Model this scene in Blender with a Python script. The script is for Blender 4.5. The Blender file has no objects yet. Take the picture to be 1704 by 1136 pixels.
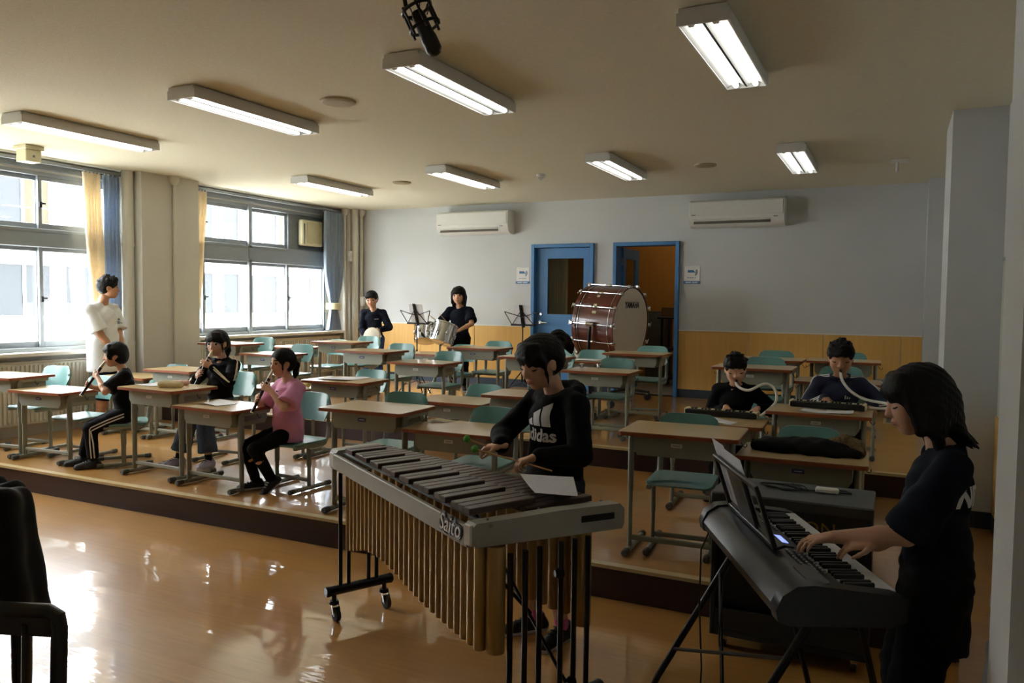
import bpy, bmesh, math, random
import numpy as np
from mathutils import Vector, Matrix
from mathutils.bvhtree import BVHTree

SC = bpy.context.scene
COL = SC.collection
PI = math.pi
random.seed(7)

# ------------------------------------------------------------------ camera, world, lights, exposure
H1, H2 = 0.184, 0.363            # tops of the two steps
Y1, Y2, YB = 3.98, 6.35, 10.17   # fronts of the steps, back wall
XL, XR, ZC = -7.89, 0.68, 3.0    # window wall, right wall, ceiling


def cam_axes(yaw, pitch, roll):
    y, p, r = map(math.radians, (yaw, pitch, roll))
    f = Vector((-math.sin(y) * math.cos(p), math.cos(y) * math.cos(p), -math.sin(p)))
    ri = Vector((math.cos(y), math.sin(y), 0))
    u = ri.cross(f)
    return ri * math.cos(r) + u * math.sin(r), -ri * math.sin(r) + u * math.cos(r), f


cd = bpy.data.cameras.new('camera')
cam = bpy.data.objects.new('camera', cd)
COL.objects.link(cam)
_r, _u, _f = cam_axes(25.977, 2.959, 0.610)
cam.matrix_world = Matrix(((_r.x, _u.x, -_f.x, 0), (_r.y, _u.y, -_f.y, 0), (_r.z, _u.z, -_f.z, 1.6), (0, 0, 0, 1)))
cd.sensor_width = 36
cd.lens = 1303.55 / 1704 * 36
cd.clip_start = 0.05
SC.camera = cam

W = bpy.data.worlds.new('overcast')
SC.world = W
W.use_nodes = True
_bg = W.node_tree.nodes['Background']
_bg.inputs[0].default_value = (0.93, 0.97, 1.0, 1)
_bg.inputs[1].default_value = 22.0
SC.view_settings.view_transform = 'Standard'
SC.view_settings.look = 'None'
SC.view_settings.gamma = 1
SC.view_settings.use_curve_mapping = False
SC.view_settings.exposure = 0.38
SC.cycles.use_denoising = True
SC.cycles.max_bounces = 10
SC.cycles.sample_clamp_indirect = 8
TUBE_STRENGTH = 3.5


def portal(y0, y1, z0, z1):
    l = bpy.data.lights.new('window_portal', 'AREA')
    l.shape = 'RECTANGLE'
    l.size = y1 - y0
    l.size_y = z1 - z0
    l.cycles.is_portal = True
    o = bpy.data.objects.new('window_portal', l)
    COL.objects.link(o)
    o.matrix_world = Matrix(((0, 0, -1, XL - 0.12), (-1, 0, 0, (y0 + y1) / 2), (0, 1, 0, (z0 + z1) / 2), (0, 0, 0, 1)))


portal(3.0, 6.05, 1.0, 2.85)
portal(6.95, 9.85, 1.1, 2.85)

# ------------------------------------------------------------------ materials
def lin(c):
    return tuple((x / 12.92 if x <= 0.04045 else ((x + 0.055) / 1.055) ** 2.4) for x in c)


def hexc(h):
    return lin(tuple(int(h[i:i + 2], 16) / 255 for i in (0, 2, 4)))


MATS = {}


def mat(name, col, rough=0.5, metal=0.0, var=0.06, scale=12.0, stretch=(1, 1, 1), bump=0.0, coat=0.0, spec=0.5, emit=0.0, sheen=0.0, bscale=None):
    """Principled surface whose colour wanders a little with object-space noise."""
    if name in MATS:
        return MATS[name]
    m = bpy.data.materials.new(name)
    m.use_nodes = True
    nt = m.node_tree
    b = nt.nodes['Principled BSDF']
    if isinstance(col, str):
        col = hexc(col)
    b.inputs['Roughness'].default_value = rough
    b.inputs['Metallic'].default_value = metal
    b.inputs['Specular IOR Level'].default_value = spec
    if coat:
        b.inputs['Coat Weight'].default_value = coat
        b.inputs['Coat Roughness'].default_value = 0.08
    if sheen:
        b.inputs['Sheen Weight'].default_value = sheen
    tc = nt.nodes.new('ShaderNodeTexCoord')
    mp = nt.nodes.new('ShaderNodeMapping')
    mp.inputs['Scale'].default_value = stretch
    nt.links.new(tc.outputs['Object'], mp.inputs['Vector'])
    nz = nt.nodes.new('ShaderNodeTexNoise')
    nz.inputs['Scale'].default_value = scale
    nz.inputs['Detail'].default_value = 5
    nt.links.new(mp.outputs[0], nz.inputs['Vector'])
    rp = nt.nodes.new('ShaderNodeValToRGB')
    rp.color_ramp.elements[0].position = 0.3
    rp.color_ramp.elements[1].position = 0.7
    rp.color_ramp.elements[0].color = tuple(max(0, x * (1 - var)) for x in col) + (1,)
    rp.color_ramp.elements[1].color = tuple(min(1, x * (1 + var)) for x in col) + (1,)
    nt.links.new(nz.outputs['Fac'], rp.inputs['Fac'])
    nt.links.new(rp.outputs[0], b.inputs['Base Color'])
    if emit:
        b.inputs['Emission Color'].default_value = tuple(col) + (1,)
        b.inputs['Emission Strength'].default_value = emit
    if bump:
        n2 = nz
        if bscale:
            n2 = nt.nodes.new('ShaderNodeTexNoise')
            n2.inputs['Scale'].default_value = bscale
            n2.inputs['Detail'].default_value = 4
            nt.links.new(mp.outputs[0], n2.inputs['Vector'])
        bp = nt.nodes.new('ShaderNodeBump')
        bp.inputs['Strength'].default_value = bump
        bp.inputs['Distance'].default_value = 0.01
        nt.links.new(n2.outputs['Fac'], bp.inputs['Height'])
        nt.links.new(bp.outputs[0], b.inputs['Normal'])
    MATS[name] = m
    return m


def mat_cloth(name, col, transl=0.45):
    m = mat(name, col, 0.85, var=.08, scale=40)
    nt = m.node_tree
    out = nt.nodes['Material Output']
    b = nt.nodes['Principled BSDF']
    t = nt.nodes.new('ShaderNodeBsdfTranslucent')
    t.inputs[0].default_value = hexc(col) + (1,)
    mx = nt.nodes.new('ShaderNodeMixShader')
    mx.inputs[0].default_value = transl
    nt.links.new(b.outputs[0], mx.inputs[1])
    nt.links.new(t.outputs[0], mx.inputs[2])
    nt.links.new(mx.outputs[0], out.inputs['Surface'])
    return m


def mat_floor(name, c1, c2):
    m = bpy.data.materials.new(name)
    m.use_nodes = True
    nt = m.node_tree
    N, L = nt.nodes, nt.links
    b = N['Principled BSDF']
    tc = N.new('ShaderNodeTexCoord')
    br = N.new('ShaderNodeTexBrick')
    br.offset = 0.5
    br.inputs['Scale'].default_value = 1.0
    br.inputs['Brick Width'].default_value = 1.8
    br.inputs['Row Height'].default_value = 0.15
    br.inputs['Mortar Size'].default_value = 0.0012
    br.inputs['Mortar Smooth'].default_value = 0.5
    br.inputs['Color1'].default_value = c1 + (1,)
    br.inputs['Color2'].default_value = c2 + (1,)
    br.inputs['Mortar'].default_value = tuple(x * 0.72 for x in c1) + (1,)
    L.new(tc.outputs['Object'], br.inputs['Vector'])
    mp = N.new('ShaderNodeMapping')
    mp.inputs['Scale'].default_value = (1.4, 22, 1)
    L.new(tc.outputs['Object'], mp.inputs['Vector'])
    nz = N.new('ShaderNodeTexNoise')
    nz.inputs['Scale'].default_value = 2.2
    nz.inputs['Detail'].default_value = 8
    nz.inputs['Roughness'].default_value = 0.65
    L.new(mp.outputs[0], nz.inputs['Vector'])
    mx = N.new('ShaderNodeMix')
    mx.data_type = 'RGBA'
    mx.blend_type = 'MULTIPLY'
    mx.inputs[0].default_value = 0.55
    rp = N.new('ShaderNodeValToRGB')
    rp.color_ramp.elements[0].position = 0.3
    rp.color_ramp.elements[1].position = 0.72
    rp.color_ramp.elements[0].color = (0.62, 0.58, 0.52, 1)
    rp.color_ramp.elements[1].color = (1, 1, 1, 1)
    L.new(nz.outputs['Fac'], rp.inputs['Fac'])
    L.new(br.outputs['Color'], mx.inputs[6])
    L.new(rp.outputs[0], mx.inputs[7])
    L.new(mx.outputs[2], b.inputs['Base Color'])
    b.inputs['Roughness'].default_value = 0.32
    b.inputs['Coat Weight'].default_value = 0.9
    b.inputs['Coat Roughness'].default_value = 0.045
    b.inputs['Coat IOR'].default_value = 1.55
    wv = N.new('ShaderNodeTexNoise')
    wv.inputs['Scale'].default_value = 5.0
    wv.inputs['Detail'].default_value = 3
    mp2 = N.new('ShaderNodeMapping')
    mp2.inputs['Scale'].default_value = (0.5, 1.6, 1)
    L.new(tc.outputs['Object'], mp2.inputs['Vector'])
    L.new(mp2.outputs[0], wv.inputs['Vector'])
    bp = N.new('ShaderNodeBump')
    bp.inputs['Strength'].default_value = 0.16
    bp.inputs['Distance'].default_value = 0.012
    L.new(wv.outputs['Fac'], bp.inputs['Height'])
    L.new(bp.outputs[0], b.inputs['Coat Normal'])
    L.new(bp.outputs[0], b.inputs['Normal'])
    MATS[name] = m
    return m


def mat_glass(name, tint=(1, 1, 1), refl=0.12):
    m = bpy.data.materials.new(name)
    m.use_nodes = True
    nt = m.node_tree
    N, L = nt.nodes, nt.links
    out = N['Material Output']
    t = N.new('ShaderNodeBsdfTransparent')
    t.inputs[0].default_value = tuple(tint) + (1,)
    g = N.new('ShaderNodeBsdfGlossy')
    g.inputs['Roughness'].default_value = 0.02
    mx = N.new('ShaderNodeMixShader')
    mx.inputs[0].default_value = refl
    L.new(t.outputs[0], mx.inputs[1])
    L.new(g.outputs[0], mx.inputs[2])
    L.new(mx.outputs[0], out.inputs['Surface'])
    MATS[name] = m
    return m


M_FLOOR = mat_floor('floor_wood', hexc('c9954f'), hexc('c08c49'))
M_WALL = mat('wall_paint', 'cfd2d2', 0.75, var=0.02, scale=3, bump=0.08, bscale=90)
M_WARM = mat('wall_paint_warm', 'd3d1c8', 0.75, var=0.02, scale=3, bump=0.08, bscale=90)
M_CEIL = mat('ceiling_board', 'e2dcc4', 0.9, var=0.05, scale=26, stretch=(1, 3, 1), bump=0.35, bscale=60)
M_WAIN = mat('wainscot_veneer', 'd9ab5c', 0.45, var=0.06, scale=3, stretch=(9, 9, 0.6))
M_BASE = mat('baseboard_vinyl', '2f3b4a', 0.5)
M_RISER = mat('riser_wood', '331b16', 0.5, var=0.15, scale=4, stretch=(0.7, 6, 6))
M_NOSE = mat('nosing_wood', 'c4b084', 0.3, var=0.06)
M_ALU = mat('aluminium', '8d9499', 0.45, 0.35, var=0.03)
M_SILL = mat('sill_paint', 'd8d4c4', 0.5, var=0.02)
M_DARKP = mat('panel_grey', '6d7478', 0.6)
M_GLASS = mat_glass('window_glass', (1, 1, 1), 0.06)
M_CYEL = mat_cloth('curtain_yellow', 'f4e9d2', .35)
M_CBLU = mat_cloth('curtain_blue', 'b0bfd0', .3)
M_CREAM = mat('cream_fabric', 'e3ddb8', 0.8)
M_PIPE = mat('pipe_paint', 'd6d3c6', 0.45, var=0.02)
M_BLUE = mat('door_blue', '3f78ad', 0.45, var=0.03)
M_WHITE = mat('white_plastic', 'e6e6e1', 0.4, var=0.015)
M_WHITE2 = mat('cream_plastic', 'cdc6a4', 0.45, var=0.02)
M_BLACK = mat('black_plastic', '101112', 0.4, var=0.1)
M_BLKMET = mat('black_metal', '0e0f11', 0.35, 0.3, var=0.1)
M_RUB = mat('rubber', '2c2c2b', 0.7)
M_CAP = mat('grey_rubber', '55564f', 0.6)
M_CHROME = mat('chrome', 'd5d8da', 0.12, 1.0, var=0.03)
M_PAPER = mat('paper', 'e6e6ea', 0.8, var=0.02)
M_PAPER2 = mat('printed_paper', 'd6d7de', 0.8, var=0.10, scale=60, stretch=(1, 5, 1))
M_LAM = mat('desk_laminate', 'c3a878', 0.28, var=0.05, scale=5, stretch=(1.2, 14, 1), coat=0.3)
M_EDGE = mat('desk_edge', '8a4522', 0.4, var=0.08)
M_FRAME = mat('desk_frame_paint', '8d8f82', 0.42, 0.1, var=0.03)
M_TEAL = mat('chair_teal', '5d8f8b', 0.35, var=0.03, coat=0.2)
M_TAGB = mat('tag_blue', '2b3470', 0.5)
M_TAGW = mat('tag_white', 'd7d8d6', 0.5)
M_SKIN = mat('skin', 'cf9f80', 0.5, var=0.05, scale=9)
M_SKIN2 = mat('skin_tan', 'b98766', 0.5, var=0.05, scale=9)
M_HAIR = mat('hair_black', '0d0b0a', 0.6, var=0.4, scale=8, stretch=(14, 14, 1.2), bump=0.6, spec=.25)
M_LIP = mat('lips', 'b06a5c', 0.45)
M_EYEW = mat('eye_white', 'd8d2cb', 0.3)
M_EYEB = mat('eye_dark', '120d0b', 0.2)


# ------------------------------------------------------------------ mesh helpers
class MB:
    """Collects shapes and links them as one mesh object."""

    def __init__(s):
        s.v, s.f, s.m, s.mats = [], [], [], []

    def _mi(s, mt):
        if mt not in s.mats:
            s.mats.append(mt)
        return s.mats.index(mt)

    def add(s, v, f, mt=None):
        o = len(s.v)
        s.v += [tuple(x) for x in v]
        s.f += [tuple(i + o for i in q) for q in f]
        i = s._mi(mt)
        s.m += [i] * len(f)
        return s

    def box(s, c, d, mt=None, rot=None, b=0.0):
        x, y, z = (q / 2 for q in d)
        if b <= 0:
            v = [(i * x, j * y, k * z) for i in (-1, 1) for j in (-1, 1) for k in (-1, 1)]
            f = [(0, 1, 3, 2), (4, 6, 7, 5), (0, 4, 5, 1), (2, 3, 7, 6), (0, 2, 6, 4), (1, 5, 7, 3)]
        else:
            b = min(b, x * .95, y * .95, z * .95)
            v, idx = [], {}
            for i in (-1, 1):
                for j in (-1, 1):
                    for k in (-1, 1):
                        for a in range(3):
                            p = [i * x, j * y, k * z]
                            for q in range(3):
                                if q != a:
                                    p[q] -= (i, j, k)[q] * b
                            idx[i, j, k, a] = len(v)
                            v.append(tuple(p))
            f = []
            for a in range(3):
                o1, o2 = [q for q in range(3) if q != a]
                for sg in (-1, 1):
                    q = []
                    for (p1, p2) in ((-1, -1), (1, -1), (1, 1), (-1, 1)):
                        t = [0, 0, 0]
                        t[a], t[o1], t[o2] = sg, p1, p2
                        q.append(idx[t[0], t[1], t[2], a])
                    f.append(tuple(q))
                for p1 in (-1, 1):
                    for p2 in (-1, 1):
                        q = []
                        for sg, ax in ((-1, o1), (1, o1), (1, o2), (-1, o2)):
                            t = [0, 0, 0]
                            t[a], t[o1], t[o2] = sg, p1, p2
                            q.append(idx[t[0], t[1], t[2], ax])
                        f.append(tuple(q))
            for i in (-1, 1):
                for j in (-1, 1):
                    for k in (-1, 1):
                        f.append(tuple(idx[i, j, k, a] for a in range(3)))
        c = Vector(c)
        if rot is not None:
            v = [rot @ Vector(p) + c for p in v]
        else:
            v = [Vector(p) + c for p in v]
        return s.add(v, f, mt)

    def cyl(s, p0, p1, r0, r1=None, n=12, mt=None, cap=True):
        return s.tube([p0, p1], [r0, r0 if r1 is None else r1], n, mt, cap)

    def tube(s, pts, r, n=8, mt=None, cap=True, flat=None, up=None):
        """Sweep along points; r a number or list; flat=(a,b) scales the two cross axes."""
        P = [Vector(p) for p in pts]
        if not isinstance(r, (list, tuple)):
            r = [r] * len(P)
        v, f = [], []
        pu = None
        for i, p in enumerate(P):
            t = (P[min(i + 1, len(P) - 1)] - P[max(i - 1, 0)]).normalized()
            if pu is None:
                a = Vector(up) if up else (Vector((0, 0, 1)) if abs(t.z) < 0.9 else Vector((0, 1, 0)))
            else:
                a = pu
            u = (a - t * a.dot(t)).normalized()
            pu = u
            w = t.cross(u)
            fa, fb = flat or (1, 1)
            for k in range(n):
                g = 2 * PI * k / n
                v.append(p + u * (math.cos(g) * r[i] * fa) + w * (math.sin(g) * r[i] * fb))
        for i in range(len(P) - 1):
            for k in range(n):
                f.append((i * n + k, i * n + (k + 1) % n, (i + 1) * n + (k + 1) % n, (i + 1) * n + k))
        if cap:
            f.append(tuple(range(n - 1, -1, -1)))
            f.append(tuple(range((len(P) - 1) * n, len(P) * n)))
        return s.add(v, f, mt)

    def lathe(s, p0, ax, prof, n=20, mt=None, cap=True):
        """prof: list of (distance along axis, radius)."""
        ax = Vector(ax).normalized()
        p0 = Vector(p0)
        a = Vector((0, 0, 1)) if abs(ax.z) < 0.9 else Vector((1, 0, 0))
        u = (a - ax * a.dot(ax)).normalized()
        w = ax.cross(u)
        v, f = [], []
        for (t, r) in prof:
            for k in range(n):
                g = 2 * PI * k / n
                v.append(p0 + ax * t + (u * math.cos(g) + w * math.sin(g)) * max(r, 1e-4))
        for i in range(len(prof) - 1):
            for k in range(n):
                f.append((i * n + k, i * n + (k + 1) % n, (i + 1) * n + (k + 1) % n, (i + 1) * n + k))
        if cap:
            f.append(tuple(range(n - 1, -1, -1)))
            f.append(tuple(range((len(prof) - 1) * n, len(prof) * n)))
        return s.add(v, f, mt)

    def ball(s, c, r, mt=None, n=12, sc=(1, 1, 1), rot=None):
        v, f = [], []
        m = n // 2
        for i in range(m + 1):
            th = PI * i / m
            for k in range(n):
                g = 2 * PI * k / n
                p = Vector((math.sin(th) * math.cos(g) * r * sc[0], math.sin(th) * math.sin(g) * r * sc[1], math.cos(th) * r * sc[2]))
                if rot is not None:
                    p = rot @ p
                v.append(p + Vector(c))
        for i in range(m):
            for k in range(n):
                f.append((i * n + k, (i + 1) * n + k, (i + 1) * n + (k + 1) % n, i * n + (k + 1) % n))
        return s.add(v, f, mt)

    def prism(s, poly, d0, d1, frame=None, mt=None, mt_side=None):
        """poly in (a,b); extruded from d0 to d1 along c; frame = (A,B,C,origin)."""
        A, B, C, O = frame or (Vector((1, 0, 0)), Vector((0, 1, 0)), Vector((0, 0, 1)), Vector((0, 0, 0)))
        n = len(poly)
        v = [O + A * p[0] + B * p[1] + C * d0 for p in poly] + [O + A * p[0] + B * p[1] + C * d1 for p in poly]
        s.add(v, [tuple(range(n - 1, -1, -1)), tuple(range(n, 2 * n))], mt)
        s.f += [tuple(x + len(s.v) - 2 * n for x in (i, (i + 1) % n, n + (i + 1) % n, n + i)) for i in range(n)]
        s.m += [s._mi(mt_side if mt_side is not None else mt)] * n
        return s

    def build(s, name, mt=None, parent=None, smooth=40, loc=None, **kw):
        me = bpy.data.meshes.new(name)
        me.from_pydata([tuple(p) for p in s.v], [], s.f)
        for q in s.mats:
            me.materials.append(q if q is not None else mt)
        if len(s.mats) > 1:
            me.polygons.foreach_set('material_index', s.m)
        bm = bmesh.new()
        bm.from_mesh(me)
        bmesh.ops.recalc_face_normals(bm, faces=bm.faces)
        bm.to_mesh(me)
        bm.free()
        if smooth:
            me.polygons.foreach_set('use_smooth', [True] * len(me.polygons))
            me.set_sharp_from_angle(angle=math.radians(smooth))
        return obj(name, me, parent, loc, **kw)


def obj(name, me, parent=None, loc=None, rotz=None, **kw):
    o = bpy.data.objects.new(name, me)
    COL.objects.link(o)
    if parent is not None:
        o.parent = parent
    if loc is not None:
        o.location = loc
    if rotz is not None:
        o.rotation_euler = (0, 0, rotz)
    for k, v in kw.items():
        o[k] = v
    return o


def thing(name, label, cat, loc=(0, 0, 0), rotz=0.0, group=None):
    o = obj(name, None, None, loc, rotz, label=label, category=cat)
    o.empty_display_size = 0.1
    if group:
        o['group'] = group
    return o


def tag(o, label, cat, group=None):
    o['label'] = label
    o['category'] = cat
    if group:
        o['group'] = group
    return o


def struct(o):
    o['kind'] = 'structure'
    return o


def copy_tree(o, parent=None):
    c = o.copy()
    COL.objects.link(c)
    if parent is not None:
        c.parent = parent
    for ch in list(o.children):
        copy_tree(ch, c)
    return c


def rrect(w, d, r, n=4):
    p = []
    for cx, cy, a0 in ((w / 2 - r, d / 2 - r, 0), (-w / 2 + r, d / 2 - r, 90), (-w / 2 + r, -d / 2 + r, 180), (w / 2 - r, -d / 2 + r, 270)):
        for i in range(n + 1):
            a = math.radians(a0 + 90 * i / n)
            p.append((cx + r * math.cos(a), cy + r * math.sin(a)))
    return p


def frame(o, a, b):
    a = Vector(a).normalized()
    b = Vector(b)
    b = (b - a * b.dot(a)).normalized()
    return (a, b, a.cross(b), Vector(o))


def text_mesh(body, size, extrude=0.001, bold=0.0, space=1.0, shear=0.0):
    cu = bpy.data.curves.new('lettering', 'FONT')
    cu.body = body
    cu.size = size
    cu.extrude = extrude
    cu.offset = bold
    cu.space_character = space
    cu.shear = shear
    cu.align_x = 'CENTER'
    cu.align_y = 'CENTER'
    cu.resolution_u = 3
    o = bpy.data.objects.new('lettering', cu)
    COL.objects.link(o)
    dg = bpy.context.evaluated_depsgraph_get()
    me = bpy.data.meshes.new_from_object(o.evaluated_get(dg))
    bpy.data.objects.remove(o)
    bpy.data.curves.remove(cu)
    return me


def place_text(name, body, size, fr, mt, parent=None, extrude=0.0015, bold=0.0, space=1.0, sx=1.0, shear=0.0):
    """Lettering in the plane of the frame (right, up, normal, origin), in the parent's space."""
    me = text_mesh(body, size, extrude, bold, space, shear)
    A, B, C, O = fr
    me.transform(Matrix(((A.x * sx, B.x, C.x, O.x), (A.y * sx, B.y, C.y, O.y), (A.z * sx, B.z, C.z, O.z), (0, 0, 0, 1))))
    me.materials.clear()
    me.materials.append(mt)
    return obj(name, me, parent)

# ------------------------------------------------------------------ the room shell
def sbox(name, boxes, m, parent=None, **kw):
    b = MB()
    for (x0, x1, y0, y1, z0, z1) in boxes:
        b.box(((x0 + x1) / 2, (y0 + y1) / 2, (z0 + z1) / 2), (x1 - x0, y1 - y0, z1 - z0))
    o = b.build(name, m, parent, smooth=0, **kw)
    return o if parent is not None else struct(o)


XE = 0.30                                      # right end of the steps
sbox('floor', [(XL - .2, XR + .2, -2.6, 10.4, -.1, 0)], M_FLOOR)
sbox('floor', [(XL, XE, Y1, Y2, .001, H1)], M_FLOOR)
sbox('floor', [(XL, XE, Y2, YB, .001, H2)], M_FLOOR)
sbox('trim_1', [(XL, XE, Y1 - .012, Y1, 0, H1 - .016)], M_RISER)
sbox('trim_2', [(XL, XE, Y2 - .012, Y2, H1, H2 - .016)], M_RISER)
sbox('trim_3', [(XL, XE, Y1 - .022, Y1 + .035, H1 - .016, H1 + .003)], M_NOSE)
sbox('trim_4', [(XL, XE, Y2 - .022, Y2 + .035, H2 - .016, H2 + .003)], M_NOSE)
sbox('trim_5', [(XE, XE + .012, Y1, YB, 0, H1 - .01)], M_RISER)
sbox('ceiling', [(XL - .2, XR + .2, -2.6, 10.4, ZC, ZC + .1)], M_CEIL)

# window wall with its openings
OPEN = [(2.85, 6.05, 1.03, 2.87), (6.93, 9.62, 1.11, 2.87)]
wl = []
yy = -2.6
for (a, b_, z0, z1) in OPEN:
    wl += [(XL - .2, XL, yy, a, 0, ZC), (XL - .2, XL, a, b_, 0, z0), (XL - .2, XL, a, b_, z1, ZC)]
    yy = b_
wl.append((XL - .2, XL, yy, 10.4, 0, ZC))
sbox('wall_left', wl, M_WARM)
sbox('trim_6', [(XL, XL + .30, 6.10, 6.90, 0, ZC)], M_WARM)        # pillar between the windows
sbox('trim_7', [(XL, XL + .22, 9.92, YB, 0, ZC)], M_WARM)          # corner column
# back wall with the two doorways
D1 = (-4.64, -3.71, 2.40)
D2 = (-3.43, -2.53, 2.40)
sbox('wall_back', [(XL - .2, D1[0], YB, YB + .15, 0, ZC), (D1[1], D2[0], YB, YB + .15, 0, ZC), (D2[1], XR + .2, YB, YB + .15, 0, ZC),
                   (D1[0], D1[1], YB, YB + .15, D1[2], ZC), (D2[0], D2[1], YB, YB + .15, D2[2], ZC),
                   (D1[0], D2[1], YB, YB + .15, 0, H2)], M_WALL)
wb = bpy.data.objects['wall_back']
ZW = 1.235
for (a, b_) in ((XL + .22, -7.45), (-7.45, -6.51), (-6.51, -5.57), (-5.57, D1[0]), (D1[1], D2[0]), (D2[1], -1.64), (-1.64, -.76), (-.76, .08), (.08, .30)):
    MB().box(((a + b_) / 2, YB - .006, (H2 + .11 + ZW) / 2), (b_ - a - .006, .012, ZW - H2 - .11), b=.003).build('wall_panel', M_WAIN, wb, smooth=0)
sbox('trim_8', [(XL + .22, D1[0], YB - .016, YB, ZW, ZW + .014), (D1[1], D2[0], YB - .016, YB, ZW, ZW + .014), (D2[1], .3, YB - .016, YB, ZW, ZW + .014)], M_WHITE)
sbox('baseboard_back', [(XL + .22, D1[0], YB - .014, YB, H2, H2 + .11), (D1[1], D2[0], YB - .014, YB, H2, H2 + .11), (D2[1], .3, YB - .014, YB, H2, H2 + .11)], M_BASE)
# right wall, its pillars and the pillar close to the camera
sbox('wall_right', [(XR, XR + .15, -2.6, 10.4, 0, ZC)], M_WALL)
sbox('trim_9', [(.335, XR, 6.5, 7.25, 0, ZC)], M_WALL)
sbox('trim_10', [(.30, XR, 9.85, YB, 0, ZC)], M_WALL)
sbox('trim_11', [(.25, XR, 2.0, 2.35, 0, ZC)], M_WALL)
wr = bpy.data.objects['wall_right']
for k in range(5):
    a = 2.36 + k * .828
    MB().box((XR - .006, a + .414, .47), (.012, .822, .70), b=.003).build('wall_panel', M_WAIN, wr, smooth=0)
sbox('baseboard_right', [(XR - .014, XR, 2.35, 6.5, 0, .12), (.33, XR, 6.486, 6.5, 0, .12)], M_BASE)
MB().box((XR - .011, 4.6, 1.38), (.022, 3.4, 1.06), b=.004).build('notice_panel', mat('notice_panel', 'b9bcae', .6), wr, smooth=0)
MB().box((XR - .013, 4.6, 1.92), (.026, 3.42, .02)).build('panel_rail', M_ALU, wr, smooth=0)
sbox('wall_front', [(XL - .2, XR + .2, -2.7, -2.6, 0, ZC)], M_WALL)

# ------------------------------------------------------------------ windows
def sash(win, ya, yb, z0, z1, x, latch=None):
    f = .042
    b = MB()
    for (c, d) in (((x, ya + f / 2, (z0 + z1) / 2), (.035, f, z1 - z0)), ((x, yb - f / 2, (z0 + z1) / 2), (.035, f, z1 - z0)),
                   ((x, (ya + yb) / 2, z0 + .03), (.033, yb - ya - 2 * f, .06)), ((x, (ya + yb) / 2, z1 - .022), (.033, yb - ya - 2 * f, .044))):
        b.box(c, d, b=.003)
    s = b.build('sash', M_ALU, win, smooth=0)
    MB().box((x, (ya + yb) / 2, (z0 + z1) / 2 + .008), (.005, yb - ya - 2 * f, z1 - z0 - .104)).build('pane', M_GLASS, s, smooth=0)
    if latch:
        y = ya + f / 2 if latch < 0 else yb - f / 2
        MB().box((x + .026, y, (z0 + z1) / 2 - .02), (.02, .03, .06), b=.004).box((x + .042, y + .02, (z0 + z1) / 2 - .01), (.014, .05, .016), b=.003).build('latch', M_BLKMET, s, smooth=0)
    return s


def window(n, y0, y1, z0, z1, zt0, zt1, stiles, post, skip_up=None):
    win = struct(MB().box((XL - .08, (y0 + y1) / 2, z0 + .02), (.14, y1 - y0, .04)).box((XL - .08, (y0 + y1) / 2, z1 - .02), (.14, y1 - y0, .04))
                 .box((XL - .08, y0 + .02, (z0 + z1) / 2), (.14, .04, z1 - z0)).box((XL - .08, y1 - .02, (z0 + z1) / 2), (.14, .04, z1 - z0))
                 .box((XL - .07, (y0 + y1) / 2, (zt0 + zt1) / 2), (.13, y1 - y0, zt1 - zt0), b=.006)
                 .box((XL - .055, (y0 + y1) / 2, zt0 + .02), (.12, y1 - y0, .03)).box((XL - .055, (y0 + y1) / 2, zt1 - .02), (.12, y1 - y0, .03))
                 .build('window_%d' % n, M_ALU, smooth=0))
    for p in post:
        MB().box((XL - .07, p, (z0 + z1) / 2), (.15, .06, z1 - z0), b=.005).build('window_post', M_ALU, win, smooth=0)
    E_ = [y0 + .03] + stiles + [y1 - .03]
    for i in range(len(E_) - 1):
        a, b_ = E_[i] - .02, E_[i + 1] + .02
        x = XL - .055 if i % 2 else XL - .098
        lt = (-1 if i % 2 else 0)
        sash(win, a, b_, z0 + .04, zt0 + .004, x, lt)
        if not (skip_up and i in skip_up):
            sash(win, a, b_, zt1 - .004, z1 - .04, x, lt)
    return win


w1 = window(1, 2.85, 6.05, 1.03, 2.87, 2.10, 2.29, [3.62, 4.39, 5.16, 5.93], [4.39])
w2 = window(2, 6.93, 9.62, 1.11, 2.87, 2.09, 2.32, [7.28, 8.05, 8.82], [8.05], skip_up=(3,))
MB().box((XL - .07, 9.22, 2.575), (.05, .76, .53), b=.004).build('fan_panel', M_DARKP, w2, smooth=0)
fan = thing('ventilator', 'cream square window ventilator box in grey panel high beside the blue curtain', 'ventilator', (XL - .03, 9.26, 2.575))
MB().box((.04, 0, 0), (.10, .46, .38), b=.02).build('case', M_WHITE2, fan)
MB().box((.096, .03, 0), (.012, .34, .30), b=.005).build('front_cover', mat('vent_cover', 'b9b28c', .55), fan)
MB().box((.06, -.20, -.02), (.085, .012, .30)).build('air_gap', M_BLACK, fan, smooth=0)
for (a, b_, z) in ((2.80, 6.08, 1.03), (6.91, 9.92, 1.11)):
    n = {2.80: 12, 6.91: 13}[a]
    sbox('trim_%d' % n, [(XL - .02, XL + .16, a, b_, z - .035, z)], M_SILL)
for (a, b_) in ((2.7, 6.02), (6.9, 9.9)):
    n = 15 if a < 5 else 16
    sbox('trim_%d' % n, [(XL, XL + .03, a, b_, 2.885, 2.985)], M_ALU)
    sbox('trim_%d' % (n + 2), [(XL + .10, XL + .13, a + .05, b_, 2.935, 2.965)], M_ALU)


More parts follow.
